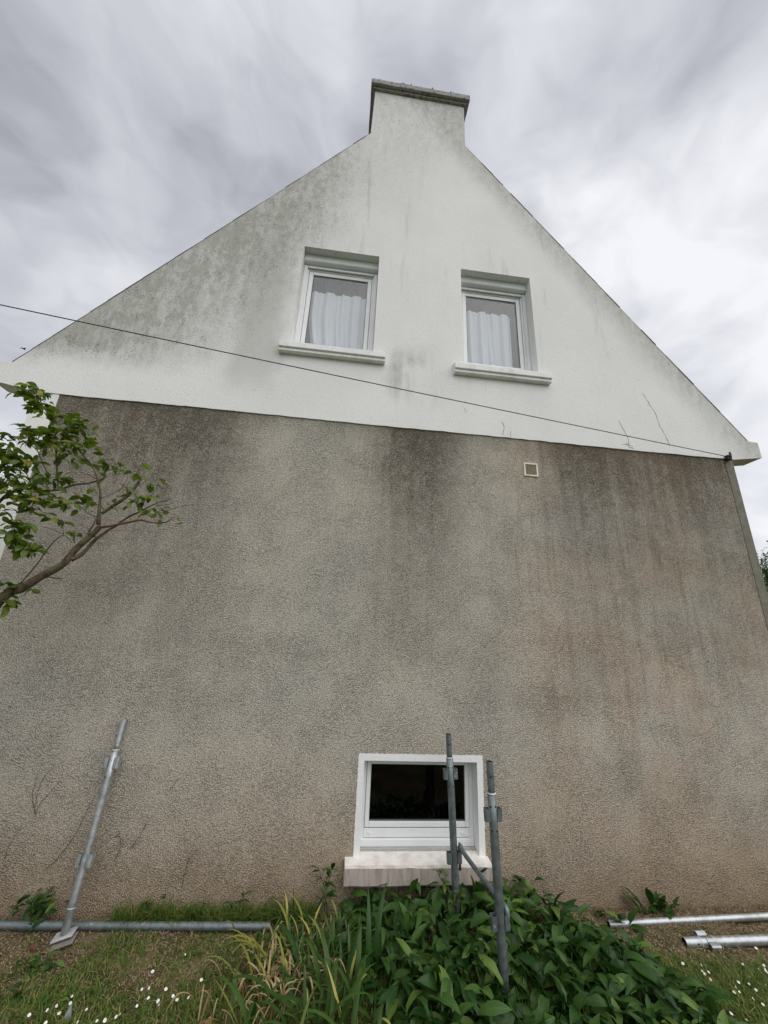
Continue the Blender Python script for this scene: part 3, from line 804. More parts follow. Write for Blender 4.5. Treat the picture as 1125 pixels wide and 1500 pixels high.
bm_obj('vent_slat', bm, M['vent_in'], vent)
LIMBS=[
 [(-3.106,-1.000,1.983,0.034),(-2.986,-0.980,2.216,0.030),(-2.924,-0.960,2.265,0.030),(-2.829,-0.950,2.354,0.027),(-2.729,-0.940,2.440,0.025),(-2.701,-0.930,2.509,0.022),(-2.666,-0.930,2.578,0.021),(-2.602,-0.920,2.676,0.020),(-2.566,-0.920,2.741,0.018)],
 [(-2.584,-0.920,2.832,0.013),(-2.526,-0.910,2.900,0.013),(-2.466,-0.900,2.970,0.013),(-2.432,-0.890,3.040,0.012),(-2.404,-0.880,3.114,0.011)],
 [(-2.687,-0.930,2.481,0.016),(-2.645,-0.900,2.534,0.013),(-2.607,-0.870,2.642,0.011),(-2.559,-0.840,2.723,0.009),(-2.521,-0.830,2.765,0.009),(-2.466,-0.800,2.847,0.007),(-2.405,-0.800,2.891,0.006),(-2.324,-0.790,2.957,0.004),(-2.252,-0.780,3.007,0.003),(-2.188,-0.770,3.032,0.002)],
 [(-2.567,-0.920,2.729,0.012),(-2.489,-0.930,2.744,0.009),(-2.378,-0.940,2.775,0.009),(-2.284,-0.950,2.798,0.008),(-2.214,-0.950,2.785,0.005),(-2.109,-0.960,2.791,0.005),(-2.058,-0.960,2.839,0.003)],
 [(-2.583,-0.920,2.750,0.016),(-2.596,-0.930,2.835,0.011),(-2.616,-0.940,2.974,0.008),(-2.652,-0.950,3.067,0.007),(-2.690,-0.960,3.146,0.006),(-2.744,-0.970,3.215,0.006),(-2.799,-0.980,3.263,0.005),(-2.877,-1.000,3.359,0.004),(-3.013,-1.020,3.479,0.003)],
 [(-2.616,-0.950,3.102,0.005),(-2.652,-0.950,3.076,0.006),(-2.720,-0.960,3.043,0.007),(-2.801,-0.970,3.018,0.008),(-2.880,-0.980,2.971,0.008),(-2.969,-1.000,2.949,0.008),(-3.080,-1.020,2.945,0.009),(-3.155,-1.040,2.877,0.010),(-3.184,-1.060,2.768,0.012)],
 [(-2.960,-0.990,3.060,0.004),(-3.026,-1.000,3.157,0.004),(-3.084,-1.020,3.252,0.004),(-3.181,-1.030,3.311,0.003),(-3.261,-1.050,3.321,0.003)],
 [(-2.880,-0.980,2.971,0.004),(-2.953,-0.980,3.181,0.006),(-3.026,-1.000,3.435,0.005),(-3.071,-1.000,3.501,0.004),(-3.160,-1.010,3.627,0.004),(-3.240,-1.020,3.724,0.002)],
 [(-2.583,-0.930,2.799,0.003),(-2.649,-0.950,2.817,0.003),(-2.716,-0.970,2.870,0.002),(-2.789,-0.980,2.909,0.002)],
 [(-2.598,-0.940,2.892,0.003),(-2.670,-0.950,2.894,0.002),(-2.733,-0.960,2.886,0.002)],
 [(-2.608,-0.930,2.947,0.003),(-2.514,-0.920,3.013,0.003),(-2.483,-0.910,3.091,0.002),(-2.486,-0.900,3.143,0.002)],
 [(-2.392,-0.890,3.083,0.002),(-2.334,-0.870,3.161,0.002),(-2.306,-0.860,3.213,0.001)],
 [(-2.332,-0.850,2.984,0.002),(-2.287,-0.840,3.088,0.002),(-2.295,-0.830,3.219,0.002),(-2.335,-0.830,3.249,0.001)],
 [(-2.249,-0.900,2.842,0.002),(-2.159,-0.880,2.901,0.002),(-2.050,-0.860,2.956,0.002),(-1.953,-0.850,2.979,0.001)],
 [(-2.251,-0.850,2.943,0.002),(-2.173,-0.830,2.972,0.002),(-2.120,-0.820,3.012,0.001)],
 [(-2.194,-0.900,2.908,0.002),(-2.108,-0.890,2.879,0.002),(-2.059,-0.880,2.863,0.001),(-1.999,-0.880,2.844,0.001)],
 [(-2.449,-0.880,3.155,0.002),(-2.425,-0.870,3.277,0.002),(-2.419,-0.860,3.358,0.001)],
 [(-2.436,-0.870,3.293,0.001),(-2.480,-0.860,3.335,0.001)],
 [(-2.931,-0.970,2.290,0.005),(-2.865,-0.970,2.433,0.004),(-2.816,-0.980,2.557,0.004),(-2.744,-0.990,2.640,0.003),(-2.685,-0.970,2.590,0.002)],
 [(-2.744,-0.990,2.640,0.002),(-2.762,-1.000,2.703,0.002),(-2.789,-1.000,2.762,0.001)],
 [(-2.746,-0.990,2.648,0.002),(-2.825,-1.000,2.676,0.002),(-2.909,-1.000,2.689,0.001)],
 [(-2.796,-0.950,2.353,0.004),(-2.696,-0.950,2.346,0.004)],
 [(-2.632,-0.950,2.976,0.003),(-2.697,-0.960,3.031,0.002),(-2.761,-0.970,3.054,0.002)],
 [(-2.675,-0.950,3.092,0.003),(-2.733,-0.960,3.115,0.002),(-2.780,-0.970,3.125,0.002)],
 [(-2.752,-0.960,3.210,0.002),(-2.831,-0.970,3.242,0.002)],
 [(-2.625,-0.950,3.109,0.004),(-2.617,-0.940,3.161,0.003),(-2.579,-0.930,3.185,0.002),(-2.532,-0.930,3.190,0.002)],
 [(-2.586,-0.920,3.133,0.002),(-2.534,-0.910,3.158,0.002),(-2.465,-0.900,3.173,0.001)],
 [(-2.620,-0.940,2.685,0.006),(-2.596,-0.950,2.745,0.004),(-2.596,-0.950,2.792,0.003)],
 [(-2.443,-0.800,2.841,0.002),(-2.469,-0.790,2.929,0.001)],
 [(-2.553,-0.910,2.875,0.002),(-2.479,-0.880,2.899,0.001)],
 [(-2.515,-0.850,2.730,0.002),(-2.412,-0.830,2.743,0.001),(-2.267,-0.800,2.754,0.001)],
]
LEAF_CLUSTERS=[
(-3.325,-1.020,3.723,0.045,7),(-3.248,-1.020,3.739,0.040,7),(-3.197,-1.020,3.733,0.030,4),(-3.276,-1.010,3.682,0.040,6),(-3.210,-1.000,3.648,0.045,6),(-3.156,-1.000,3.582,0.040,6),(-3.102,-1.000,3.529,0.030,6),(-3.136,-1.000,3.644,0.030,3),(-3.214,-1.010,3.604,0.025,3),(-3.054,-1.000,3.564,0.025,3),(-2.977,-0.980,3.555,0.040,6),(-2.915,-0.980,3.544,0.040,6),(-2.859,-0.970,3.496,0.040,6),(-2.918,-0.980,3.484,0.045,6),(-2.943,-0.990,3.423,0.045,6),(-2.992,-1.000,3.400,0.045,7),(-3.046,-1.000,3.372,0.040,6),(-3.101,-1.000,3.366,0.040,5),(-3.166,-1.020,3.393,0.040,5),(-3.205,-1.030,3.406,0.030,4),(-3.107,-1.020,3.309,0.040,4),(-3.156,-1.020,3.315,0.030,4),(-3.058,-1.000,3.302,0.040,5),(-2.962,-1.000,3.312,0.050,7),(-2.891,-0.990,3.308,0.045,7),(-2.839,-0.970,3.352,0.045,7),(-2.814,-0.960,3.418,0.035,5),(-2.774,-0.960,3.306,0.040,5),(-2.749,-0.960,3.338,0.025,3),(-2.919,-1.000,3.227,0.045,6),(-2.854,-0.990,3.227,0.040,5),(-2.790,-0.960,3.474,0.015,1),(-3.311,-1.050,3.338,0.035,4),(-3.273,-1.050,3.292,0.025,2),(-3.243,-1.050,3.340,0.015,1),(-3.244,-1.060,3.197,0.060,9),(-3.186,-1.050,3.192,0.050,8),(-3.130,-1.040,3.175,0.045,6),(-3.213,-1.060,3.104,0.060,9),(-3.145,-1.050,3.105,0.055,9),(-3.103,-1.030,3.140,0.035,5),(-3.172,-1.060,3.004,0.060,9),(-3.112,-1.050,3.013,0.045,6),(-3.160,-1.060,2.913,0.045,7),(-3.106,-1.050,2.911,0.045,6),(-3.070,-1.020,3.158,0.030,3),(-3.009,-1.000,3.060,0.040,4),(-2.942,-0.990,3.043,0.040,4),(-2.978,-1.000,2.988,0.040,4),(-3.032,-1.020,2.960,0.045,6),(-2.986,-1.020,2.912,0.040,5),(-3.043,-1.030,2.873,0.040,5),(-2.951,-1.000,2.866,0.035,4),(-2.885,-0.980,3.064,0.030,3),(-2.867,-0.980,3.082,0.020,2),(-2.883,-0.980,2.899,0.035,4),(-2.829,-0.980,2.868,0.035,4),(-2.808,-0.970,2.967,0.035,3),(-2.766,-0.970,2.881,0.035,4),(-2.745,-0.960,2.934,0.040,5),(-2.705,-0.960,2.943,0.035,4),(-2.721,-0.970,2.838,0.020,2),(-2.941,-0.980,2.941,0.025,2),(-2.998,-1.030,2.801,0.040,4),(-3.029,-1.050,2.670,0.045,7),(-2.992,-1.040,2.666,0.040,6),(-3.040,-1.050,2.598,0.040,6),(-2.985,-1.040,2.590,0.040,6),(-2.955,-1.030,2.691,0.035,4),(-2.913,-1.030,2.527,0.040,6),(-2.943,-1.040,2.509,0.030,4),(-2.866,-1.020,2.518,0.030,4),(-2.897,-1.020,2.563,0.025,3),(-3.121,-1.060,2.782,0.035,5),(-2.720,-0.950,3.225,0.035,4),(-2.676,-0.940,3.223,0.030,3),(-2.654,-0.940,3.271,0.030,3),(-2.623,-0.930,3.221,0.030,3),(-2.583,-0.930,3.219,0.020,2),(-2.513,-0.920,3.174,0.030,3),(-2.606,-0.930,3.099,0.025,2),(-2.673,-0.940,3.212,0.025,2),(-2.535,-0.920,3.206,0.020,2),(-2.453,-0.900,3.171,0.025,3),(-2.414,-0.890,3.156,0.025,3),(-2.363,-0.880,3.153,0.020,2),(-2.345,-0.870,3.235,0.020,1),(-2.270,-0.850,3.180,0.015,2),(-2.259,-0.850,3.152,0.015,1),(-2.336,-0.870,3.103,0.025,3),(-2.305,-0.860,3.104,0.020,2),(-2.502,-0.910,3.066,0.025,2),(-2.462,-0.900,3.063,0.020,2),(-2.419,-0.880,3.007,0.035,4),(-2.437,-0.880,2.940,0.040,5),(-2.386,-0.870,2.931,0.035,4),(-2.377,-0.870,2.998,0.030,3),(-2.330,-0.860,2.967,0.030,3),(-2.314,-0.850,3.011,0.025,3),(-2.285,-0.850,3.013,0.025,3),(-2.284,-0.860,2.915,0.025,3),(-2.222,-0.850,2.935,0.025,3),(-2.217,-0.860,2.882,0.020,2),(-2.309,-0.870,2.872,0.020,1),(-2.200,-0.900,2.839,0.025,2),(-2.145,-0.860,2.894,0.015,1),(-2.051,-0.880,2.840,0.010,1),(-2.001,-0.880,2.812,0.010,1),(-2.513,-0.920,2.957,0.025,2),(-2.542,-0.930,2.903,0.020,2),(-2.627,-0.950,2.910,0.025,3),(-2.808,-1.000,2.746,0.025,2),(-2.772,-1.000,2.714,0.020,2),(-2.857,-1.000,2.762,0.020,1),(-2.722,-0.960,2.669,0.030,2),(-2.684,-0.950,2.659,0.030,3),(-2.652,-0.940,2.669,0.025,2),(-3.006,-1.000,2.275,0.040,4),(-2.976,-0.980,2.261,0.035,4),(-2.978,-1.000,2.189,0.040,4),(-2.959,-0.980,2.156,0.030,3),(-2.953,-0.970,2.273,0.030,3),(-2.855,-0.950,2.262,0.015,1)
]
DAISY_LEFT=[(-2.147,-0.686),(-2.125,-0.744),(-2.011,-0.780),(-2.225,-0.773),(-2.287,-0.809),(-2.149,-0.787),(-2.178,-0.838),(-2.014,-0.845),(-1.927,-0.850),(-1.875,-0.869),(-1.881,-0.889),(-1.834,-0.840),(-1.819,-0.875),(-1.825,-0.800),(-1.772,-0.664),(-1.732,-0.668),(-1.772,-0.551),(-1.644,-0.739),(-1.714,-0.731),(-1.757,-0.772),(-2.249,-0.873),(-2.064,-0.863),(-2.195,-0.737),(-1.633,-0.397),(-1.450,-0.620),(-1.635,-0.673),(-1.493,-0.724),(-1.584,-0.716),(-1.553,-0.726),(-1.646,-0.740)]
DAISY_RIGHT=[(1.704,-0.633),(1.832,-0.643),(1.812,-0.676),(1.791,-0.709),(1.828,-0.691),(1.778,-0.742),(1.815,-0.726),(1.600,-0.749),(1.664,-0.754),(1.857,-0.842),(1.966,-0.770),(1.925,-0.796),(1.916,-0.834),(2.133,-0.656),(2.218,-0.680),(2.109,-0.718),(2.280,-0.671),(2.255,-0.694),(2.302,-0.643),(2.241,-0.723),(2.138,-0.796),(2.022,-0.849),(2.035,-0.778),(1.480,-0.974),(1.687,-0.993),(1.757,-1.013),(1.659,-1.046),(1.963,-0.958),(1.973,-0.924),(1.944,-0.884),(1.591,-0.723),(1.659,-0.830),(2.377,-0.527)]
TENDRILS=[[(-3.006,0.636),(-3.030,0.683),(-3.036,0.820),(-3.009,0.910),(-2.967,0.953)],
[(-3.018,0.643),(-2.995,0.715),(-2.946,0.788),(-2.897,0.865)],
[(-3.038,0.683),(-3.071,0.779),(-3.080,0.918)],
[(-3.139,0.362),(-3.137,0.421),(-3.118,0.497),(-3.087,0.550)],
[(-2.828,0.301),(-2.758,0.382),(-2.695,0.496),(-2.654,0.637),(-2.614,0.758)],
[(-2.360,0.357),(-2.339,0.418),(-2.351,0.480),(-2.375,0.527)],
[(-2.264,0.418),(-2.223,0.495),(-2.185,0.566),(-2.154,0.630)],
[(-2.252,0.425),(-2.231,0.449),(-2.201,0.461)],
[(-2.198,0.542),(-2.187,0.574),(-2.205,0.590)],
[(-1.831,0.173),(-1.825,0.278),(-1.810,0.385),(-1.791,0.432)],
[(-1.825,0.324),(-1.797,0.369),(-1.760,0.416)],
[(-2.053,0.811),(-2.017,0.862),(-1.976,0.897)]]
CRACKS=[[(2.833,5.164),(2.899,5.005),(2.964,4.849),(2.976,4.727),(3.013,4.621),(3.048,4.504),(3.058,4.429)],
[(2.429,4.722),(2.475,4.623),(2.505,4.530),(2.523,4.461),(2.512,4.366)],
[(2.427,4.397),(2.494,4.395),(2.570,4.379)],
[(2.476,4.421),(2.518,4.402)],
[(2.512,4.366),(2.577,4.354)],
[(0.931,4.547),(0.952,4.476),(0.929,4.355)],
[(0.477,4.671),(0.501,4.618)],
[(1.034,4.439),(1.028,4.348)]]

# cracks in the white coat: dark filler lines standing a hair proud
for c in CRACKS:
    pts = catmull([(x, YU - .001, z) for x, z in c], 5)
    pts = [(p[0] + random.uniform(-.005, .005), p[1], p[2]) for p in pts]
    r = [.0020 + random.uniform(-.0009, .0009) for _ in pts]; r[0] = r[-1] = .001
    V, Fc = tube_arrays(pts, r, 5)
    obj('crack', mesh_from('crack', V, Fc, M['crack'], True), house)
# dry tendrils stuck to the roughcast
tl = ['dry forked tendril high on the wall left of the leaning tube', 'thin dark tendril beside the left weed on the wall', 'dry tendril low on wall right of the leaning tube', 'faint dry tendril right of the leaning tube top']
def tendril(strokes, label):
    acc = Acc()
    for s in strokes:
        pts = catmull([(x, -.006, z) for x, z in s], 6)
        pts = [(p[0] + random.uniform(-.004, .004), p[1] + random.uniform(-.002, .002), p[2]) for p in pts]
        n = len(pts); acc.put(*tube_arrays(pts, [.0021 * (1 - .5 * i / n) for i in range(n)], 5))
    tag(obj('dry_tendril', acc.mesh('dry_tendril', M['tendril'])), label, 'dead vine', 'dry vine remains on the wall')
tendril(TENDRILS[0:3], 'forked dry vine remains on the wall left of the leaning tube')
tendril(TENDRILS[3:4], 'short single dry vine stem on the wall at the far left edge')
tendril(TENDRILS[4:5], 'long thin dry vine stem passing behind the leaning scaffold tube')
tendril(TENDRILS[5:6], 'small wavy dry vine stem right of the leaning tube near its lower cups')
tendril(TENDRILS[6:9], 'branched dry vine twig on the wall right of the leaning tube')
tendril(TENDRILS[9:11], 'thin dry stalk on the wall above the grass strip')
tendril(TENDRILS[11:12], 'faint short vine mark on the wall right of the leaning tube top')

# overhead cable with its anchor
cable_pts = []
A0, A1 = np.array((3.800, -.040, 4.352)), np.array((-3.72, -1.05, 4.515))
for k in range(61):
    t = k / 60 * 2.2
    p = A0 + (A1 - A0) * t; p[2] += .16 * (t / 2.2) * (t / 2.2 - 1)
    cable_pts.append(p)
V, Fc = tube_arrays(cable_pts, [.0045] * len(cable_pts), 6)
cab = thing('cable', 'thin black overhead cable running down across the white gable', 'cable', (3.8, -.04, 4.352))
cl_ = obj('line', mesh_from('line', [Vector(v) - Vector((3.8, -.04, 4.352)) for v in V], Fc, M['cable'], True), cab)
bm = bmesh.new(); add_box(bm, -.03, .03, -.02, .034, -.045, .02, .01); add_box(bm, -.012, .012, -.035, -.02, -.02, .05, .004); bm_obj('anchor', bm, M['cable'], cab)

# ------------------------------------------------------------------ scaffold tubes
def tube_mesh(acc, p, q, r0, r1=None, seg=20, hollow_end=False, m=0):
    """steel tube from p to q; an open mouth at q when hollow_end"""
    p, q = Vector(p), Vector(q); r1 = r0 if r1 is None else r1
    d = (q - p).normalized()
    n = 6; pts = [p.lerp(q, i / n) for i in range(n + 1)]; rr = [r0 + (r1 - r0) * i / n for i in range(n + 1)]
    if hollow_end:
        pts += [q, q - d * .05]; rr += [r1 * .86, r1 * .86]
        V, Fc = tube_arrays(pts[:n + 1], rr[:n + 1], seg, caps=False)
        acc.put(V, Fc + [tuple(range(seg))[::-1]], m=m)
        V2, _ = tube_arrays([pts[0], q], [r1 * .84] * 2, seg, caps=False)
        V3, _ = tube_arrays([pts[0], q - d * .06], [r1 * .84] * 2, seg, caps=False)
        o = V[-seg:] ; W = list(o) + V2[-seg:] + V3[-seg:]
        acc.put(W, [(k, (k + 1) % seg, seg + (k + 1) % seg, seg + k) for k in range(seg)] , m=m)
        acc.put(W, [(seg + k, seg + (k + 1) % seg, 2 * seg + (k + 1) % seg, 2 * seg + k) for k in range(seg)] + [tuple(2 * seg + k for k in range(seg))], m=1)
    else:
        V, Fc = tube_arrays(pts, rr, seg); acc.put(V, Fc, m=m)
def frame_axes(p, q):
    d = (Vector(q) - Vector(p)).normalized()
    a = Vector((1, 0, 0)); a = (a - d * a.dot(d)).normalized() if abs(d.x) < .9 else (Vector((0, 0, 1)) - d * d.z).normalized()
    return d, a, d.cross(a)
def cups(parent, p, q, at, r, mat, dirs, h=.072, cr=.0225, name='coupler_cup'):
    """half-round cups welded to the tube; dirs are angles round the tube"""
    d, a, b = frame_axes(p, q); c = Vector(p) + d * at
    for an in dirs:
        o = a * math.cos(an) + b * math.sin(an); s = d.cross(o)
        outer = []; inner = []
        prof = [(-.002, cr)] + [(.013 + cr * .95 * abs(math.sin(t)) ** .6, cr * math.copysign(abs(math.cos(t)) ** .6, math.cos(t))) for t in np.linspace(0, math.pi, 11)] + [(-.002, -cr)]
        n = len(prof); V = []
        for hz in (-h / 2, h / 2):
            for k in (1.0, .80):
                for (po, ps) in prof: V.append(c + d * hz + o * (r * .93 + po * (k if po > 0 else 1)) + s * (ps * k))
        Fc = []
        A, B, D, E = 0, n, 2 * n, 3 * n
        for i in range(n - 1):
            Fc += [(A + i, A + i + 1, D + i + 1, D + i), (B + i + 1, B + i, E + i, E + i + 1), (D + i, D + i + 1, E + i + 1, E + i), (A + i + 1, A + i, B + i, B + i + 1)]
        obj(name, mesh_from(name, V, Fc, mat, False), parent)
def ring(parent, p, q, at, r, mat, name='weld_ring', w=.005):
    d, a, b = frame_axes(p, q); c = Vector(p) + d * at
    V, Fc = tube_arrays([c - d * w, c, c + d * w], [r * .99, r + .0035, r * .99], 20)
    obj(name, mesh_from(name, V, Fc, mat, True), parent)
def holes(parent, p, q, ats, r, dirs, name='pin_hole'):
    d, a, b = frame_axes(p, q)
    for at in ats:
        for an in dirs:
            o = a * math.cos(an) + b * math.sin(an); s = d.cross(o); c = Vector(p) + d * at + o * (r + .0006)
            V = [c + (d * math.cos(t) + s * math.sin(t)) * .0065 - o * (.0065 * abs(math.sin(t))) * .14 for t in np.linspace(0, 2 * math.pi, 11)[:-1]]
            obj(name, mesh_from(name, V, [tuple(range(10))], M['hole']), parent)
M['weld'] = mat_simple('bright weld', (.55, .56, .55), .5, metal=.4)
FRONT = -math.pi / 2
def ax_angle(p, q, target):
    """angle round the tube axis whose direction is nearest to target"""
    d, a, b = frame_axes(p, q); t = Vector(target); return math.atan2(t.dot(b), t.dot(a))

# frame of two standards joined by a transom, in front of the basement window
fa = thing('scaffold_frame', 'dull grey scaffold end frame of two upright tubes standing before the basement window', 'scaffold frame', (.30, -.5, 0))
def rel(p): return Vector(p) - Vector((.30, -.5, 0))
A_b, A_t = rel((.268, -.20, -.02)), rel((.208, -.20, 1.300))
B_b, B_t = rel((.366, -.85, -.02)), rel((.318, -.85, 1.279))
for (p, q, ring_at, cup_at) in ((A_b, A_t, 1.145, (.462, 1.028)), (B_b, B_t, 1.112, (.43, .992))):
    d = (q - p).normalized(); acc = Acc()
    tube_mesh(acc, p, p + d * ring_at, .0282)
    tube_mesh(acc, p + d * (ring_at - .002), q, .0236, .0232, hollow_end=True)
    st = obj('standard', acc.mesh('standard', [M['galv_dull'], M['hole']]), fa)
    ring(st, p, q, ring_at, .0275, M['weld'])
    rx = ax_angle(p, q, (1, 0, 0)); fx = ax_angle(p, q, (-.25, -1, .1))
    for c in cup_at: cups(st, p, q, c, .0282, M['galv_dull'], (rx, rx + math.pi))
    holes(st, p, q, (cup_at[1] - .085, cup_at[1] + .05), .0283, (fx - .55, fx + .65))
    holes(st, p, q, (ring_at + .10,), .0236, (fx,))
tp = [rel((.268 - .021 + .045, -.20, .50)), rel((.292, -.225, .525)), rel((.294, -.27, .512)), rel((.318, -.42, .500)), rel((.36, -.66, .485)), rel((.388, -.79, .475)), rel((.392, -.828, .474)), rel((.396, -.845, .468)), rel((.397, -.852, .450)), rel((.397, -.853, .385))]
tp = [Vector(p) for p in catmull([tuple(p) for p in tp], 5)]
V, Fc = tube_arrays(tp, [.0165] * len(tp), 14)
tr = obj('transom', mesh_from('transom', V, Fc, M['galv_dull'], True), fa)
V, Fc = tube_arrays([rel((.292, -.20, .535)), rel((.292, -.2, .50)), rel((.293, -.2, .36))], [.009, .012, .010], 8)
obj('transom_pin', mesh_from('transom_pin', V, Fc, M['galv_dull'], True), tr)

# tube leaning against the wall on the left
lb, lt = Vector((-2.490, -.225, .045)), Vector((-2.511, -.026, 1.315))
lp = thing('leaning_scaffold_tube', 'pale galvanised scaffold tube leaning against the wall at left', 'scaffold tube', (-2.49, -.225, 0))
off = Vector((-2.49, -.225, 0))
p, q = lb - off, lt - off; d = (q - p).normalized(); L = (q - p).length
acc = Acc(); ra = L - .22
tube_mesh(acc, p, p + d * ra, .0258); tube_mesh(acc, p + d * (ra - .002), q, .0215, hollow_end=True)
st = obj('tube', acc.mesh('tube', [M['galv'], M['hole']]), lp)
ring(st, p, q, ra, .0250, M['weld']); ring(st, p, q, .13, .0260, M['weld'], 'paint_ring', .003)
rx = ax_angle(p, q, (1, -.15, 0))
cups(st, p, q, L - .305, .0258, M['galv'], (rx, rx + math.pi)); cups(st, p, q, L - .90, .0258, M['galv'], (rx, rx + math.pi))
fx = ax_angle(p, q, (-.6, -1, .1)); holes(st, p, q, (L - .40, L - .225), .0259, (fx,)); holes(st, p, q, (L - .12,), .0217, (fx - .3,))
def plate(name, size, th, loc, rot, mat, parent):
    bm = bmesh.new(); add_box(bm, -size[0] / 2, size[0] / 2, -size[1] / 2, size[1] / 2, -th / 2, th / 2, .002)
    o = bm_obj(name, bm, mat, parent); o.location = loc; o.rotation_euler = rot; return o
plate('base_plate', (.125, .085), .010, (.0, .0, .038), (math.radians(2), math.radians(-13), math.radians(8)), M['weld'], lp)
plate('foot_plate', (.13, .10), .008, (.018, -.022, .016), (math.radians(3), math.radians(-12), math.radians(12)), M['rust'], lp)

def lying(name, label, p, q, r, mat, extra=None, parts=True):
    p, q = Vector(p), Vector(q)
    acc = Acc(); tube_mesh(acc, q - p, Vector((0, 0, 0)), r, hollow_end=True)
    if not parts: return tag(obj(name, acc.mesh(name, [mat, M['hole']])), label, 'scaffold tube')
lo_ = thing('ground_tube', 'long grey scaffold tube lying along the foot of the wall at left', 'scaffold tube', (-1.12, -.173, .028))
acc = Acc(); tube_mesh(acc, (-4.2, .155, .002), (0, 0, 0), .0245, hollow_end=True); obj('tube', acc.mesh('tube', [M['galv_dull'], M['hole']]), lo_)
holes(lo_, (-4.2, .155, .002), (0, 0, 0), (1.98,), .0246, (ax_angle((-4.2, .155, .002), (0, 0, 0), (0, -1, .2)),))
lo2 = thing('ground_tube', 'thin bright scaffold tube lying close to the wall at right', 'scaffold tube', (1.46, -.228, .026))
acc = Acc(); tube_mesh(acc, (3.4, .10, .006), (0, 0, 0), .0232, hollow_end=True); obj('tube', acc.mesh('tube', [M['galv'], M['hole']]), lo2)
lo3 = thing('ground_tube', 'bright scaffold tube with couplers and open end lying on soil at right', 'scaffold tube', (1.905, -.435, .030))
P3, Q3 = Vector((2.6, .008, .002)), Vector((0, 0, 0))
acc = Acc(); tube_mesh(acc, P3, Q3, .0290, hollow_end=True); t3 = obj('tube', acc.mesh('tube', [M['galv'], M['hole']]), lo3)
L3 = P3.length
ring(t3, P3, Q3, L3 - .125, .0285, M['weld']); ring(t3, P3, Q3, L3 - .235, .0285, M['weld']); ring(t3, P3, Q3, L3 - .17, .0285, M['galv_dull'])
an = ax_angle(P3, Q3, (0, -1, -.25)); cups(t3, P3, Q3, L3 - .205, .0288, M['galv'], (an,)); an2 = ax_angle(P3, Q3, (0, .9, .55)); cups(t3, P3, Q3, L3 - .165, .0288, M['galv'], (an2,))
an = ax_angle(P3, Q3, (0, -1, .15)); holes(t3, P3, Q3, (L3 - .09,), .0291, (an,))

# ------------------------------------------------------------------ vegetation helpers
def leaf_arrays(L, W, nu=6, nv=2, bend=.5, fold=.25, wave=.0, prof=(.9, 1.0), petiole=0.0, twist=0.0, rnd=random):
    """leaf lying along +x, upper face +z, base at the origin"""
    V = []; Fc = []; UV = []
    ph = rnd.uniform(0, 6.28)
    for i in range(nu + 1):
        u = i / nu
        w = W * .5 * (math.sin(math.pi * min(1, u ** prof[0])) ** prof[1])
        if i == 0: w = W * .04
        if i == nu: w = W * .015
        ang = bend * u
        cx = petiole + L * (math.sin(ang) / bend if abs(bend) > 1e-3 else u); cz = -L * ((1 - math.cos(ang)) / bend if abs(bend) > 1e-3 else 0)
        tw = twist * u
        for j in range(-nv, nv + 1):
            s = j / nv
            yy = s * w; zz = abs(s) * w * fold + wave * w * math.sin(u * 14 + ph + (1.5 if s > 0 else 0)) * s * s
            y2 = yy * math.cos(tw) - zz * math.sin(tw); z2 = yy * math.sin(tw) + zz * math.cos(tw)
            V.append((cx + z2 * math.sin(ang), y2, cz + z2 * math.cos(ang))); UV.append((u, s * .5 + .5))
    k = 2 * nv + 1
    for i in range(nu):
        for j in range(k - 1): Fc.append((i * k + j, (i + 1) * k + j, (i + 1) * k + j + 1, i * k + j + 1))
    return V, Fc, UV
def orient(loc, az, el, roll=0.0, s=1.0):
    return Matrix.Translation(loc) @ Matrix.Rotation(az, 4, 'Z') @ Matrix.Rotation(-el, 4, 'Y') @ Matrix.Rotation(roll, 4, 'X') @ Matrix.Diagonal((s, s, s, 1))
def put_leaf(acc, arr, mtx, m=0):
    V, Fc, UV = arr; acc.put([mtx @ Vector(v) for v in V], Fc, UV, m)

# ------------------------------------------------------------------ tree at the left edge
tree = thing('tree', 'leafy evergreen tree reaching in from the left edge before the wall', 'tree', (-3.2, -1.05, 0))
TO = Vector((-3.2, -1.05, 0))
def limb(name, pts, parent, mat, seg=8, sub=4):
    P = catmull(pts, sub)
    V, Fc = tube_arrays([Vector(p[:3]) - TO for p in P], [max(.0008, p[3]) * random.uniform(.94, 1.06) for p in P], seg, wob=.05)
    return obj(name, mesh_from(name, V, Fc, mat, True), parent)
trunk_pts = [(-3.34, -1.05, -.05, .085), (-3.33, -1.06, .8, .072), (-3.27, -1.05, 1.5, .066), (-3.22, -1.03, 2.0, .058), (-3.25, -1.05, 2.4, .044), (-3.42, -1.06, 2.9, .036), (-3.62, -1.07, 3.3, .028), (-3.85, -1.07, 3.8, .018)]
limb('trunk', trunk_pts, tree, M['bark'], 12)
for i, l in enumerate(LIMBS):
    if i == 0: l = [(-3.22, -1.03, 1.93, .036)] + l
    big = max(p[3] for p in l) > .0075
    limb('branch' if big else 'twig', l, tree, M['redbark'] if i == 3 else (M['bark'] if big else M['twig']), 8 if big else 5)
cam_meshes = []
for k in range(8):
    V, Fc, UV = leaf_arrays(1.0, random.uniform(.46, .56), 6, 1, random.uniform(.15, .8), random.uniform(.15, .4), 0.05, (.92, .9))
    cam_meshes.append((V, Fc, UV))
cam_data_m = [mesh_from('leaf', a[0], a[1], M['cam_leaf'], True, a[2]) for a in cam_meshes]
cand = []
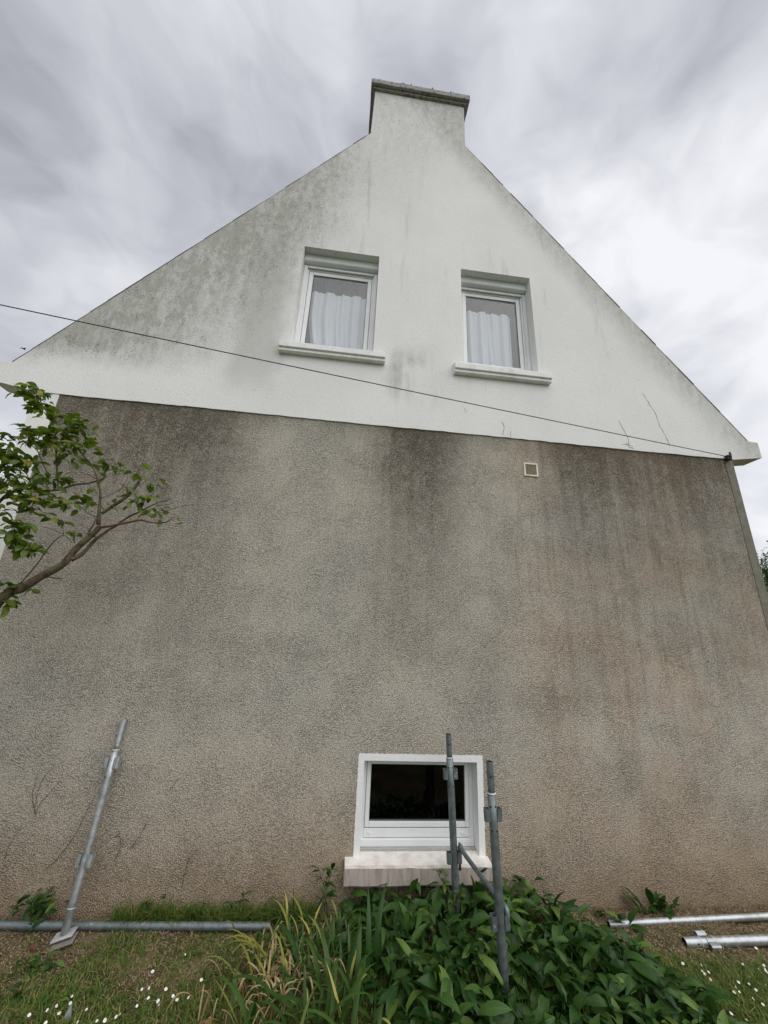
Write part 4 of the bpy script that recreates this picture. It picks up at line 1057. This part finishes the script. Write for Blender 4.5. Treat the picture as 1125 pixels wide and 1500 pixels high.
for (x, y, z, r, n) in LEAF_CLUSTERS:
    for k in range(n + (1 + n if x < -2.8 else 0)):
        v = Vector(rng.normal(0, 1, 3)); v = v.normalized() * (r * random.random() ** .5)
        loc = Vector((x, y, z)) + Vector((v.x, v.y * 1.5, v.z * .9))
        az = math.atan2(v.y, v.x) + random.gauss(0, .9); el = random.gauss(-.15, .5)
        cand.append((loc, az, el, random.gauss(0, .55), random.uniform(.055, .088) if x < -2.6 else random.uniform(.058, .086)))
rest = Acc()
random.shuffle(cand)
for i, (loc, az, el, ro, s) in enumerate(cand):
    if i < 299:
        o = bpy.data.objects.new('leaf', cam_data_m[i % 8]); link(o, tree)
        o.matrix_local = orient(loc - TO, az, el, ro, s)
    else: put_leaf(rest, cam_meshes[i % 8], orient(loc - TO, az, el, ro, s))
for (x, y, z) in [tuple(random.gauss(0, .30) for _ in range(3)) for _ in range(420)]:     # rest of the crown, beyond the left edge
    loc = Vector((-3.95 + max(-.9, min(.33, x * .9)), -1.15 + y, 3.15 + max(-.7, min(.55, z * 1.3))))
    put_leaf(rest, random.choice(cam_meshes), orient(loc - TO, random.uniform(0, 6.28), random.gauss(-.1, .5), random.gauss(0, .5), random.uniform(.07, .10)))
o = obj('foliage', rest.mesh('foliage', M['cam_leaf'], True, True), tree); o['kind'] = 'stuff'

# ------------------------------------------------------------------ broad-leaved clump below the basement window
clump = thing('leafy_clump', 'dense clump of broad dark green leaves below the basement window', 'plant', (.45, -.5, 0))
CO = Vector((.45, -.5, 0))
def bed(x, y):
    """how far inside the planted patch, 0 at its edge"""
    xl = -.62 + (.10 - y) * -.0 + max(0, -y - .2) * .22
    xr = 1.10 + max(0, -y - .05) * .62
    if y < -.9: xr -= (-.9 - y) * .9
    return min(x - xl, xr - x, (y + 1.45) * .8, .35)
leaf_kinds = []
for k in range(10):
    leaf_kinds.append(leaf_arrays(1.0, random.uniform(.23, .35), 6, 2, random.uniform(.3, 1.7), random.uniform(.12, .50), random.uniform(.08, .30), (random.uniform(.78, .95), random.uniform(.8, 1.0)), twist=random.uniform(-.9, .9)))
leaf_low = [leaf_arrays(1.0, .36, 5, 1, random.uniform(.6, 1.4), .3, .1, (.85, .9)) for _ in range(4)]
leaf_ms = [mesh_from('leaf', a[0], a[1], M['big_leaf'], True, a[2]) for a in leaf_kinds]
def mound(x, y, d):
    return .05 + .20 * min(1.0, max(0, d) / .22) * (.75 + .5 * mnoise.noise((x * 3.1, y * 3.1, 7)))
top = []
tries = 0
while len(top) < 300 and tries < 20000:
    tries += 1
    x, y = random.uniform(-.75, 1.9), random.uniform(-1.45, -.02)
    d = bed(x, y)
    if d < .01: continue
    h = mound(x, y, d)
    if .20 < x < .56 and -1.12 < y < -.80: continue
    if any((x - t[0]) ** 2 + (y - t[1]) ** 2 < .0022 for t in top): continue
    top.append((x, y, h, d))
for i, (x, y, h, d) in enumerate(top):
    az = random.gauss(-1.05, 1.25); el = random.gauss(.35, .40)
    if y > -.22 and math.sin(az) > -.2: az = -abs(az) - .2
    s = random.choice((.09, .12, .145, .165, .185, .215)) * random.uniform(.9, 1.1) * (.85 if d < .08 else 1)
    o = bpy.data.objects.new('leaf', leaf_ms[i % len(leaf_ms)]); link(o, clump)
    o.matrix_local = orient(Vector((x, y, h + random.uniform(-.03, .035))) - CO, az, el, random.gauss(0, .45), s)
rest = Acc()
for k in range(1700):
    x, y = random.uniform(-.75, 1.9), random.uniform(-1.45, -.02)
    d = bed(x, y)
    if d < .005: continue
    h = mound(x, y, d) * random.uniform(.15, .85) * (.35 if .20 < x < .56 and -1.12 < y < -.80 else 1)
    az = random.gauss(-1.05, 1.5)
    if y > -.22 and math.sin(az) > -.2: az = -abs(az) - .2
    put_leaf(rest, random.choice(leaf_low), orient(Vector((x, y, h)) - CO, az, random.gauss(.45, .5), random.gauss(0, .5), random.uniform(.11, .19)))
for k in range(500):                                  # stalks
    x, y = random.uniform(-.7, 1.8), random.uniform(-1.4, -.03)
    d = bed(x, y)
    if d < .03: continue
    h = mound(x, y, d)
    V, Fc = tube_arrays([Vector((x, y, 0)) - CO, Vector((x + random.gauss(0, .02), y + random.gauss(0, .02), h * .5)) - CO, Vector((x + random.gauss(0, .04), y + random.gauss(0, .04), h)) - CO], [.004, .003, .002], 4, False)
    rest.put(V, Fc, [(.5, .3)] * len(V))
o = obj('undergrowth', rest.mesh('undergrowth', M['big_leaf'], True, True), clump); o['kind'] = 'stuff'

# ------------------------------------------------------------------ strap-leaved clump
iris = thing('strap_leaf_clump', 'clump of long strap leaves, some yellowed and withered, left of broad leaves', 'plant', (-.85, -.58, 0))
IO = Vector((-.85, -.58, 0))
def blade_arrays(L, W, bend, curl=1.6, nu=9, kink=None):
    V = []; Fc = []; UV = []; x = z = 0.0
    for i in range(nu + 1):
        u = i / nu
        ang = bend * u ** curl
        if kink and u > kink[0]: ang += kink[1]
        if i: x += L / nu * math.sin(ang); z += L / nu * math.cos(ang)
        w = W * .5 * (1 - u ** 3.5) * (.75 + .5 * min(1, u * 3)); w = max(w, W * .02)
        for s in (-1, 0, 1):
            V.append((x + (.18 * w if s else -.05 * w) * math.cos(ang), s * w, z - (.18 * w if s else 0) * math.sin(ang))); UV.append((u, s * .5 + .5))
    for i in range(nu):
        for j in range(2): Fc.append((i * 3 + j, i * 3 + j + 1, (i + 1) * 3 + j + 1, (i + 1) * 3 + j))
    return V, Fc, UV
green_k = [blade_arrays(1.0, .058, random.uniform(.3, 1.9), random.uniform(1.0, 2.2)) for _ in range(8)]
dead_k = [blade_arrays(1.0, .030, random.uniform(1.6, 2.7), random.uniform(.8, 1.5), 10, (random.uniform(.4, .7), random.uniform(.2, .9))) for _ in range(6)]
green_m = [mesh_from('blade', a[0], a[1], M['blade'], True, a[2]) for a in green_k]
yell_m = [mesh_from('blade', a[0], a[1], M['yellow_blade'], True, a[2]) for a in [blade_arrays(1.0, .042, random.uniform(.7, 1.7), 1.8) for _ in range(4)]]
dead_m = [mesh_from('withered_blade', a[0], a[1], M['dead_blade'], True, a[2]) for a in dead_k]
def place_blade(name, me, x, y, az, s, tilt=0.0, w=1.0):
    o = bpy.data.objects.new(name, me); link(o, iris)
    o.matrix_local = Matrix.Translation(Vector((x, y, 0)) - IO) @ Matrix.Rotation(az, 4, 'Z') @ Matrix.Rotation(tilt, 4, 'Y') @ Matrix.Diagonal((s, s * w, s, 1))
for k in range(260):
    x, y = random.gauss(-.76, .21), random.gauss(-.48, .20)
    x = min(x, -.30); y = min(y, -.09)
    place_blade('blade', green_m[k % 8], x, y, random.gauss(2.6 if x < -.7 else 1.2, 1.5), random.uniform(.13, .27), random.uniform(-.1, .6))
for k in range(9):
    x, y = random.gauss(-.95, .16), random.gauss(-.50, .18); y = min(y, -.12)
    place_blade('blade', yell_m[k % 4], x, y, random.gauss(2.8, .8), random.uniform(.24, .36), random.uniform(.0, .4))
for k in range(150):
    x, y = random.gauss(-.98, .18), random.gauss(-.66, .16); y = min(y, -.15)
    place_blade('withered_blade', dead_m[k % 6], x, y, random.gauss(3.4, 1.3), random.uniform(.18, .34), random.uniform(.0, .5))
# arching individual leaves that stand out in front
for (x, y, az, s, t, me) in ((-1.02, -.60, 3.3, .48, .35, yell_m[0]), (-1.0, -.62, 3.0, .44, .5, yell_m[1]), (-.95, -.34, 2.5, .36, .25, yell_m[2]), (-.86, -.30, 2.7, .35, .1, yell_m[3]), (-.85, -.62, 2.3, .46, .4, green_m[1]),
                             (-.92, -.86, 3.1, .48, .55, green_m[2]), (-.80, -.92, 2.9, .42, .6, green_m[3]), (-.45, -.70, 1.6, .50, .0, green_m[4]), (-.40, -.62, 1.2, .52, .05, green_m[5]), (-.52, -.8, 1.5, .46, .05, green_m[6]), (-.62, -.85, .6, .46, .2, green_m[0])):
    place_blade('blade', me, x, y, az, s, t)
for k in range(46):                                   # broad dark blades at the front
    x, y = random.gauss(-.78, .22), random.gauss(-.95, .10)
    place_blade('blade', green_m[k % 8], min(x, -.36), y, random.gauss(2.6, 1.3), random.uniform(.24, .42), random.uniform(.0, .7), random.uniform(.9, 1.35))

# ------------------------------------------------------------------ smaller weeds
small_leaf = [leaf_arrays(1.0, random.uniform(.30, .42), 5, 1, random.uniform(.3, 1.0), .3, .15, (.85, .9)) for _ in range(5)]
def small_ms(mat): return [mesh_from('leaf', a[0], a[1], mat, True, a[2]) for a in small_leaf]
sm_green, sm_lime = small_ms(M['big_leaf']), small_ms(M['lime_leaf'])
def weed(label, loc, n, size, mset, spread, height, name='weed', stems=None, az_mu=None, az_sd=3.0, el=(.5, .35), cat='plant', grp=None):
    w = thing(name, label, cat, loc, grp)
    if stems:
        for s in stems:
            V, Fc = tube_arrays([Vector(p) for p in catmull(s, 4)], list(np.linspace(.0035, .0014, (len(s) - 1) * 4 + 1)), 5)
            obj('stem', mesh_from('stem', V, Fc, M['stem'], True), w)
    for k in range(n):
        o = bpy.data.objects.new('leaf', mset[k % 5]); link(o, w)
        if stems:
            s = random.choice(stems); j = random.randrange(1, len(s)); p = Vector(s[j - 1]).lerp(Vector(s[j]), random.uniform(.3, 1))
        else: p = Vector((random.gauss(0, spread), random.gauss(0, spread * .5), random.uniform(0, height)))
        if p.y + loc[1] > -.02: p.y = -.02 - loc[1]
        az = random.uniform(-3.14, 0) if az_mu is None else random.gauss(az_mu, az_sd)
        o.matrix_local = orient(p, az, random.gauss(*el), random.gauss(0, .3), size * random.uniform(.7, 1.2))
    return w
weed('bright green leafy weed at the wall foot left of the leaning tube', (-2.80, -.08, 0), 64, .085, sm_green, .085, .16, az_mu=.4, az_sd=.8, el=(.55, .3))
weed('tall sprig with budded top left of the basement sill', (-.74, -.10, 0), 22, .085, sm_green, .05, .2, stems=[[(0, 0, 0), (.01, 0, .18), (.0, .0, .33)], [(0, 0, .2), (.03, 0, .29), (.045, 0, .34)], [(0, 0, .2), (-.04, -.01, .28), (-.06, -.01, .33)]])
weed('pale lime green creeper sprig climbing before the basement sill', (.17, -.20, .05), 46, .062, sm_lime, .05, .2, stems=[[(0, -.06, 0), (.03, -.03, .12), (.02, 0, .24), (-.02, .0, .33)], [(.03, -.03, .1), (.08, -.05, .17), (.10, -.06, .20)], [(.02, 0, .2), (-.04, -.01, .27), (-.06, -.01, .32)]], az_sd=3)
weed('dark jagged weed against the wall behind the right ground tube', (2.02, -.07, 0), 20, .125, sm_green, .05, .05, el=(.9, .35), az_mu=-1.0, az_sd=1.3)
weed('single upright dock leaf leaning left beside the right ground tube', (1.86, -.09, 0), 3, .19, sm_green, .01, .01, el=(1.15, .15), az_mu=2.7, az_sd=.25)
weed('dark drooping leaves crossing over the end of the right ground tube', (1.60, -.22, 0), 6, .15, sm_green, .03, .03, el=(.9, .3), az_mu=-2.2, az_sd=.9)
weed('small leafy weed by the wall left of the right ground tube end', (1.50, -.06, 0), 8, .07, sm_green, .03, .02, el=(.8, .3))
weed('small green weed between the two right ground tubes', (2.28, -.27, 0), 12, .065, sm_green, .05, .01, el=(.3, .3))
weed('low broad-leaved weed on bare soil below the leaning tube foot', (-2.52, -.42, 0), 26, .075, sm_green, .07, .02, el=(.35, .3))
weed('low yellowish green weed among the left daisies', (-2.17, -.66, 0), 14, .06, sm_lime, .05, .01, el=(.3, .3))
weed('low green weed at the lower left corner of the lawn', (-2.40, -.66, 0), 20, .07, sm_green, .08, .02, el=(.3, .3))
for (lx, lb_) in ((-1.98, 'wispy weed in the grass strip nearest the leaning tube'), (-1.66, 'tallest feathery weed midway along the left grass strip'), (-1.38, 'feathery weed at the clump end of the left grass strip')):
    weed(lb_, (lx, -.05, 0), 16, .06, sm_green, .05, .1, stems=[[(0, 0, 0), (.01, 0, .08), (.03, -.01, .16)], [(-.03, 0, 0), (-.05, -.01, .07), (-.07, -.01, .13)]])
# yellow flower
yf_ = thing('yellow_flower', 'small yellow flower at the right edge of the leafy clump', 'flower', (1.55, -.46, 0))
V, Fc = tube_arrays([(0, 0, 0), (.004, .0, .04), (0, 0, .07)], [.002, .002, .002], 5); obj('stem', mesh_from('stem', V, Fc, M['stem'], True), yf_)
acc = Acc()
for k in range(11):
    a = k / 11 * 6.283; V, Fc, UV = leaf_arrays(.018, .009, 3, 1, .5, .1); put_leaf(acc, (V, Fc, UV), orient(Vector((0, 0, .07)), a, random.uniform(.2, .7)))
obj('petals', acc.mesh('petals', M['yolk']), yf_)

# ------------------------------------------------------------------ daisies
def daisy_mesh(seed):
    rd = random.Random(seed); acc = Acc()
    lean = rd.uniform(-.5, .5); h = rd.uniform(.035, .06)
    top = Vector((lean * .02, -.006 + rd.uniform(-.01, .006), h))
    V, Fc = tube_arrays([(0, 0, -.01), (lean * .008, 0, h * .5), top], [.0011] * 3, 4); acc.put(V, Fc, None, 2)
    tilt = Matrix.Translation(top) @ Matrix.Rotation(rd.uniform(.2, 1.0), 4, 'X') @ Matrix.Rotation(rd.uniform(-.5, .5), 4, 'Y')
    n = 13
    op = rd.uniform(.05, .5)
    for k in range(n):
        V, Fc, UV = leaf_arrays(.0125, .0058, 2, 1, .2, .0, prof=(.6, .7))
        acc.put([tilt @ (orient(Vector((0, 0, 0)), k / n * 6.283 + rd.uniform(-.1, .1), op)) @ Vector(v) for v in V], Fc, None, 0)
    V = [tilt @ Vector((math.cos(a) * .0036, math.sin(a) * .0036, .001)) for a in np.linspace(0, 6.283, 9)[:-1]] + [tilt @ Vector((0, 0, .0035))]
    acc.put(V, [(i, (i + 1) % 8, 8) for i in range(8)], None, 1)
    return acc.mesh('daisy', [M['petal'], M['yolk'], M['stem']])
dm = [daisy_mesh(s) for s in range(9)]
def daisies(L, label, grp):
    for i, (x, y) in enumerate(L):
        o = bpy.data.objects.new('daisy', dm[(i * 5) % 9]); link(o)
        o.location = (x, y, ground_h(x, y)); o.rotation_euler = (0, 0, random.uniform(-.7, .7)); o.scale = [random.uniform(.5, .85)] * 3
        tag(o, label, 'daisy', grp)
for nm, test, lab in (('l', lambda x, y: x < -2.0, 'small white daisy in the bunch around the grey slate shard at lower left'),
                      ('l', lambda x, y: x >= -2.0 and y < -.63, 'small white daisy at the front of the mossy lawn left of the strap leaves'),
                      ('l', lambda x, y: x >= -2.0 and y >= -.63, 'small white daisy on the mossy lawn between ground tube and strap leaves'),
                      ('r', lambda x, y: x < 1.9, 'small white daisy in the grass beside the right edge of the leafy clump'),
                      ('r', lambda x, y: x >= 1.9 and y >= -.62, 'small white daisy at the bare soil edge before the open tube end'),
                      ('r', lambda x, y: x >= 1.9 and y < -.62, 'small white daisy deep in the green grass at the lower right')):
    L = [p for p in (DAISY_LEFT if nm == 'l' else DAISY_RIGHT) if test(*p)]
    daisies(L, lab, 'daisies in the lawn')

# ------------------------------------------------------------------ little things on the ground
bm = bmesh.new()
pr = [(-.028, 0), (.030, 0), (.004, .095), (-.004, .09)]
a = [bm.verts.new((x, -.006, z - .03)) for x, z in pr]; b = [bm.verts.new((x, .006, z - .03)) for x, z in pr]
bm.faces.new(a); bm.faces.new(b[::-1])
for i in range(4): bm.faces.new((a[(i + 1) % 4], a[i], b[i], b[(i + 1) % 4]))
bmesh.ops.recalc_face_normals(bm, faces=bm.faces)
M['shard'] = mat_simple('grey slate shard', (.22, .24, .25), .55, var=.15)
sh = bm_obj('slate_shard', bm, M['shard']); sh.location = (-2.10, -.80, .0); sh.rotation_euler = (math.radians(-12), math.radians(4), .35)
tag(sh, 'grey pointed slate shard sticking up among the left daisies', 'slate piece')
M['red_leaf'] = mat_simple('fallen red petal', (.11, .028, .018), .7, var=.3); M['brown_leaf'] = mat_simple('fallen brown leaf', (.33, .19, .06), .7, var=.3)
for (x, y, mt, lb_, s) in ((-2.66, -.29, 'red_leaf', 'crumpled red fallen leaf left of the leaning tube foot', .05), (-2.60, -.34, 'red_leaf', 'small dull red fallen leaf on bare soil below the leaning tube', .04),
                           (-1.36, -.84, 'brown_leaf', 'ochre fallen leaf at bottom beside the strap leaves', .065), (-2.50, -.64, 'red_leaf', 'dark reddish fallen leaf near the lower left corner', .045)):
    V, Fc, UV = leaf_arrays(1.0, .55, 5, 2, 1.3, .5, .4)
    o = obj('fallen_leaf', mesh_from('fallen_leaf', V, Fc, M[mt], True, UV)); o.matrix_local = orient(Vector((x, y, ground_h(x, y) + .016)), random.uniform(-2, 2), .35, .3, s)
    tag(o, lb_, 'leaf')

# grass: single blades, thick where the lawn is green, thin on the bare soil
def grassiness(x, y):
    n = mnoise.noise((x * 2.6, y * 2.6, 4)); n2 = mnoise.noise((x * 8, y * 8, 9))
    if x < -.3:
        g = .34 + .62 * n + .42 * n2
        if y < -.55: g += .45 * min(1, (-.55 - y) / .2)
        if y > -.105 and -2.25 < x < -.8: g = 1.6 + .5 * n
        if -.19 < y < -.105: g -= .45
        if x < -2.25 and y > -.5: g -= .25
        if x > -1.75 and y < -.3: g += .15
    else:
        g = .10 + .4 * n + .25 * n2
        if x < 1.35: g = .15
        lim = -.56 - .05 * (x - 1.9) + .05 * n2
        if y < lim: g = .25 + 1.0 * min(1, (lim - y) / .18) + .35 * n
        if x > 1.5 and y > -.50: g = -.15 + .3 * n2
    if abs(x) > 4.5: g = .8 + .3 * n
    return g
gV = []; gF = []; gU = []
def grass_blade(x, y, h, w, az, bend):
    z0 = ground_h(x, y) - .004
    ca, sa = math.cos(az), math.sin(az); o = len(gV)
    for i, u in enumerate((0, .5, 1)):
        f = bend * u * u * h; zz = h * u * (1 - .35 * bend * u)
        ww = w * (1, .75, .08)[i] * .5
        gV.append((x + ca * f - sa * ww, y + sa * f + ca * ww, z0 + zz)); gV.append((x + ca * f + sa * ww, y + sa * f - ca * ww, z0 + zz)); gU.append((u, 0)); gU.append((u, 1))
    gF.append((o, o + 1, o + 3, o + 2)); gF.append((o + 2, o + 3, o + 5, o + 4))
N = 0
for k in range(420000):
    x = random.uniform(-3.3, 3.6); y = -random.random() ** 1.15 * 1.7 - .015
    g = grassiness(x, y)
    if random.random() > g * .95: continue
    if mnoise.noise((x * 23, y * 23, 3)) < -.12 and random.random() < .75: continue
    near = y > -.105 and -2.25 < x < -.8
    h = random.uniform(.014, .042) * (1 + .5 * g)
    if near: h *= random.uniform(1.0, 2.9)
    if x > 1.3 and y < -.45: h *= 1.25
    grass_blade(x, y, h, random.uniform(.0035, .0085), random.uniform(0, 6.28), random.uniform(.2, 1.4)); N += 1
    if N > 95000: break
tag(obj('grass', mesh_from('grass', gV, gF, M['grass'], True, gU)), 'short patchy grass and moss growing on the soil', 'grass', kind='stuff')
# dry litter and straw
acc = Acc()
for k in range(26000):
    x = random.uniform(-3.2, 3.5); y = -random.uniform(.02, 1.2)
    if random.random() < max(0, grassiness(x, y)) * .7: continue
    L = random.uniform(.008, .035); a = random.uniform(0, 6.28); w = random.uniform(.0012, .003); z = ground_h(x, y) + random.uniform(.001, .010)
    d = Vector((math.cos(a), math.sin(a), random.uniform(-.2, .3))); s = Vector((-math.sin(a), math.cos(a), 0)) * w
    c = Vector((x, y, z))
    acc.put([c - s, c + s, c + d * L * .5 + s + Vector((0, 0, .003)), c + d * L * .5 - s + Vector((0, 0, .003)), c + d * L], [(0, 1, 2, 3), (3, 2, 4)], [(0, 0), (0, 1), (.5, 1), (.5, 0), (1, .5)])
tag(obj('dry_litter', acc.mesh('dry_litter', M['straw'], False, True)), 'dry straw and plant litter scattered on the bare soil', 'litter', kind='stuff')
acc = Acc()
for k in range(16000):
    x = random.uniform(-3.2, 3.5); y = -random.uniform(.01, 1.1)
    if random.random() < max(0, grassiness(x, y)) * .8: continue
    r = random.uniform(.002, .0065) * (1.6 if random.random() < .03 else 1)
    c = Vector((x, y, ground_h(x, y) + r * .3))
    P = [Vector(v) * r * random.uniform(.7, 1.2) for v in ((1, 0, 0), (0, 1, 0), (-1, 0, 0), (0, -1, 0), (.1, .1, .8), (0, 0, -.8))]
    acc.put([c + p for p in P], [(0, 1, 4), (1, 2, 4), (2, 3, 4), (3, 0, 4), (1, 0, 5), (2, 1, 5), (3, 2, 5), (0, 3, 5)])
tag(obj('gravel', acc.mesh('gravel', M['gravel'], False, True)), 'small tan gravel on the bare soil', 'gravel', kind='stuff')

# ------------------------------------------------------------------ tree beyond the right corner, bird
ft = thing('tree', 'distant dark green tree beyond the right corner of the house', 'tree', (21.3, 12.0, 0))
P = [(0, 0, -.2, .30), (.1, 0, 1.5, .25), (-.1, .1, 3.2, .19), (.1, 0, 5.0, .08), (.0, 0, 6.4, .03)]
V, Fc = tube_arrays([p[:3] for p in P], [p[3] for p in P], 10); obj('trunk', mesh_from('trunk', V, Fc, M['bark'], True), ft)
acc = Acc(); tl_ = leaf_arrays(1.0, .5, 2, 1, .4, .2)
for k in range(70):
    th, ph = random.uniform(0, 6.28), random.uniform(-1.2, 1.3)
    rr = random.uniform(.75, 1.0)
    cc = Vector((math.cos(th) * math.cos(ph) * 2.25 * rr, math.sin(th) * math.cos(ph) * 2.25 * rr, 4.6 + math.sin(ph) * 2.3 * rr))
    bpts = [Vector((0, 0, max(1.6, cc.z - 1.4))), cc * .55 + Vector((0, 0, cc.z * .42)), cc]
    V, Fc = tube_arrays(bpts, [.06, .03, .008], 5); acc.put(V, Fc, [(.5, .5)] * len(V), 1)
    for j in range(170):
        v = Vector(rng.normal(0, .30, 3)); put_leaf(acc, tl_, orient(cc + v, random.uniform(0, 6.28), random.gauss(0, .6), random.gauss(0, .6), random.uniform(.10, .18)))
obj('crown', acc.mesh('crown', [M['big_leaf'], M['bark']], True, True), ft)

bd = Acc()
V, Fc = tube_arrays([(-.24, 0, 0), (-.12, 0, .02), (.05, 0, .02), (.18, 0, .03), (.25, 0, .02)], [.01, .05, .07, .04, .01], 8); bd.put(V, Fc)
for s in (-1, 1):
    bd.put([(-.06, s * .05, .03), (.09, s * .05, .03), (.06, s * .30, .10), (-.05, s * .30, .09), (-.06, s * .58, .04), (-.06, s * .05, .045), (.09, s * .05, .045), (.06, s * .30, .112), (-.05, s * .30, .10)], [(0, 1, 2, 3), (3, 2, 4), (5, 8, 7, 6), (8, 4, 7), (1, 6, 7, 2), (2, 7, 4), (0, 3, 8, 5), (3, 4, 8)])
M['bird'] = mat_simple('dark bird', (.05, .05, .055), .8)
b_ = obj('bird', bd.mesh('bird', M['bird'])); b_.location = (-23.65, 20.0, 19.48); b_.rotation_euler = (.15, 0, 1.2); b_.scale = (.62,) * 3
tag(b_, 'small dark bird gliding in the cloudy sky above the left eave', 'bird')
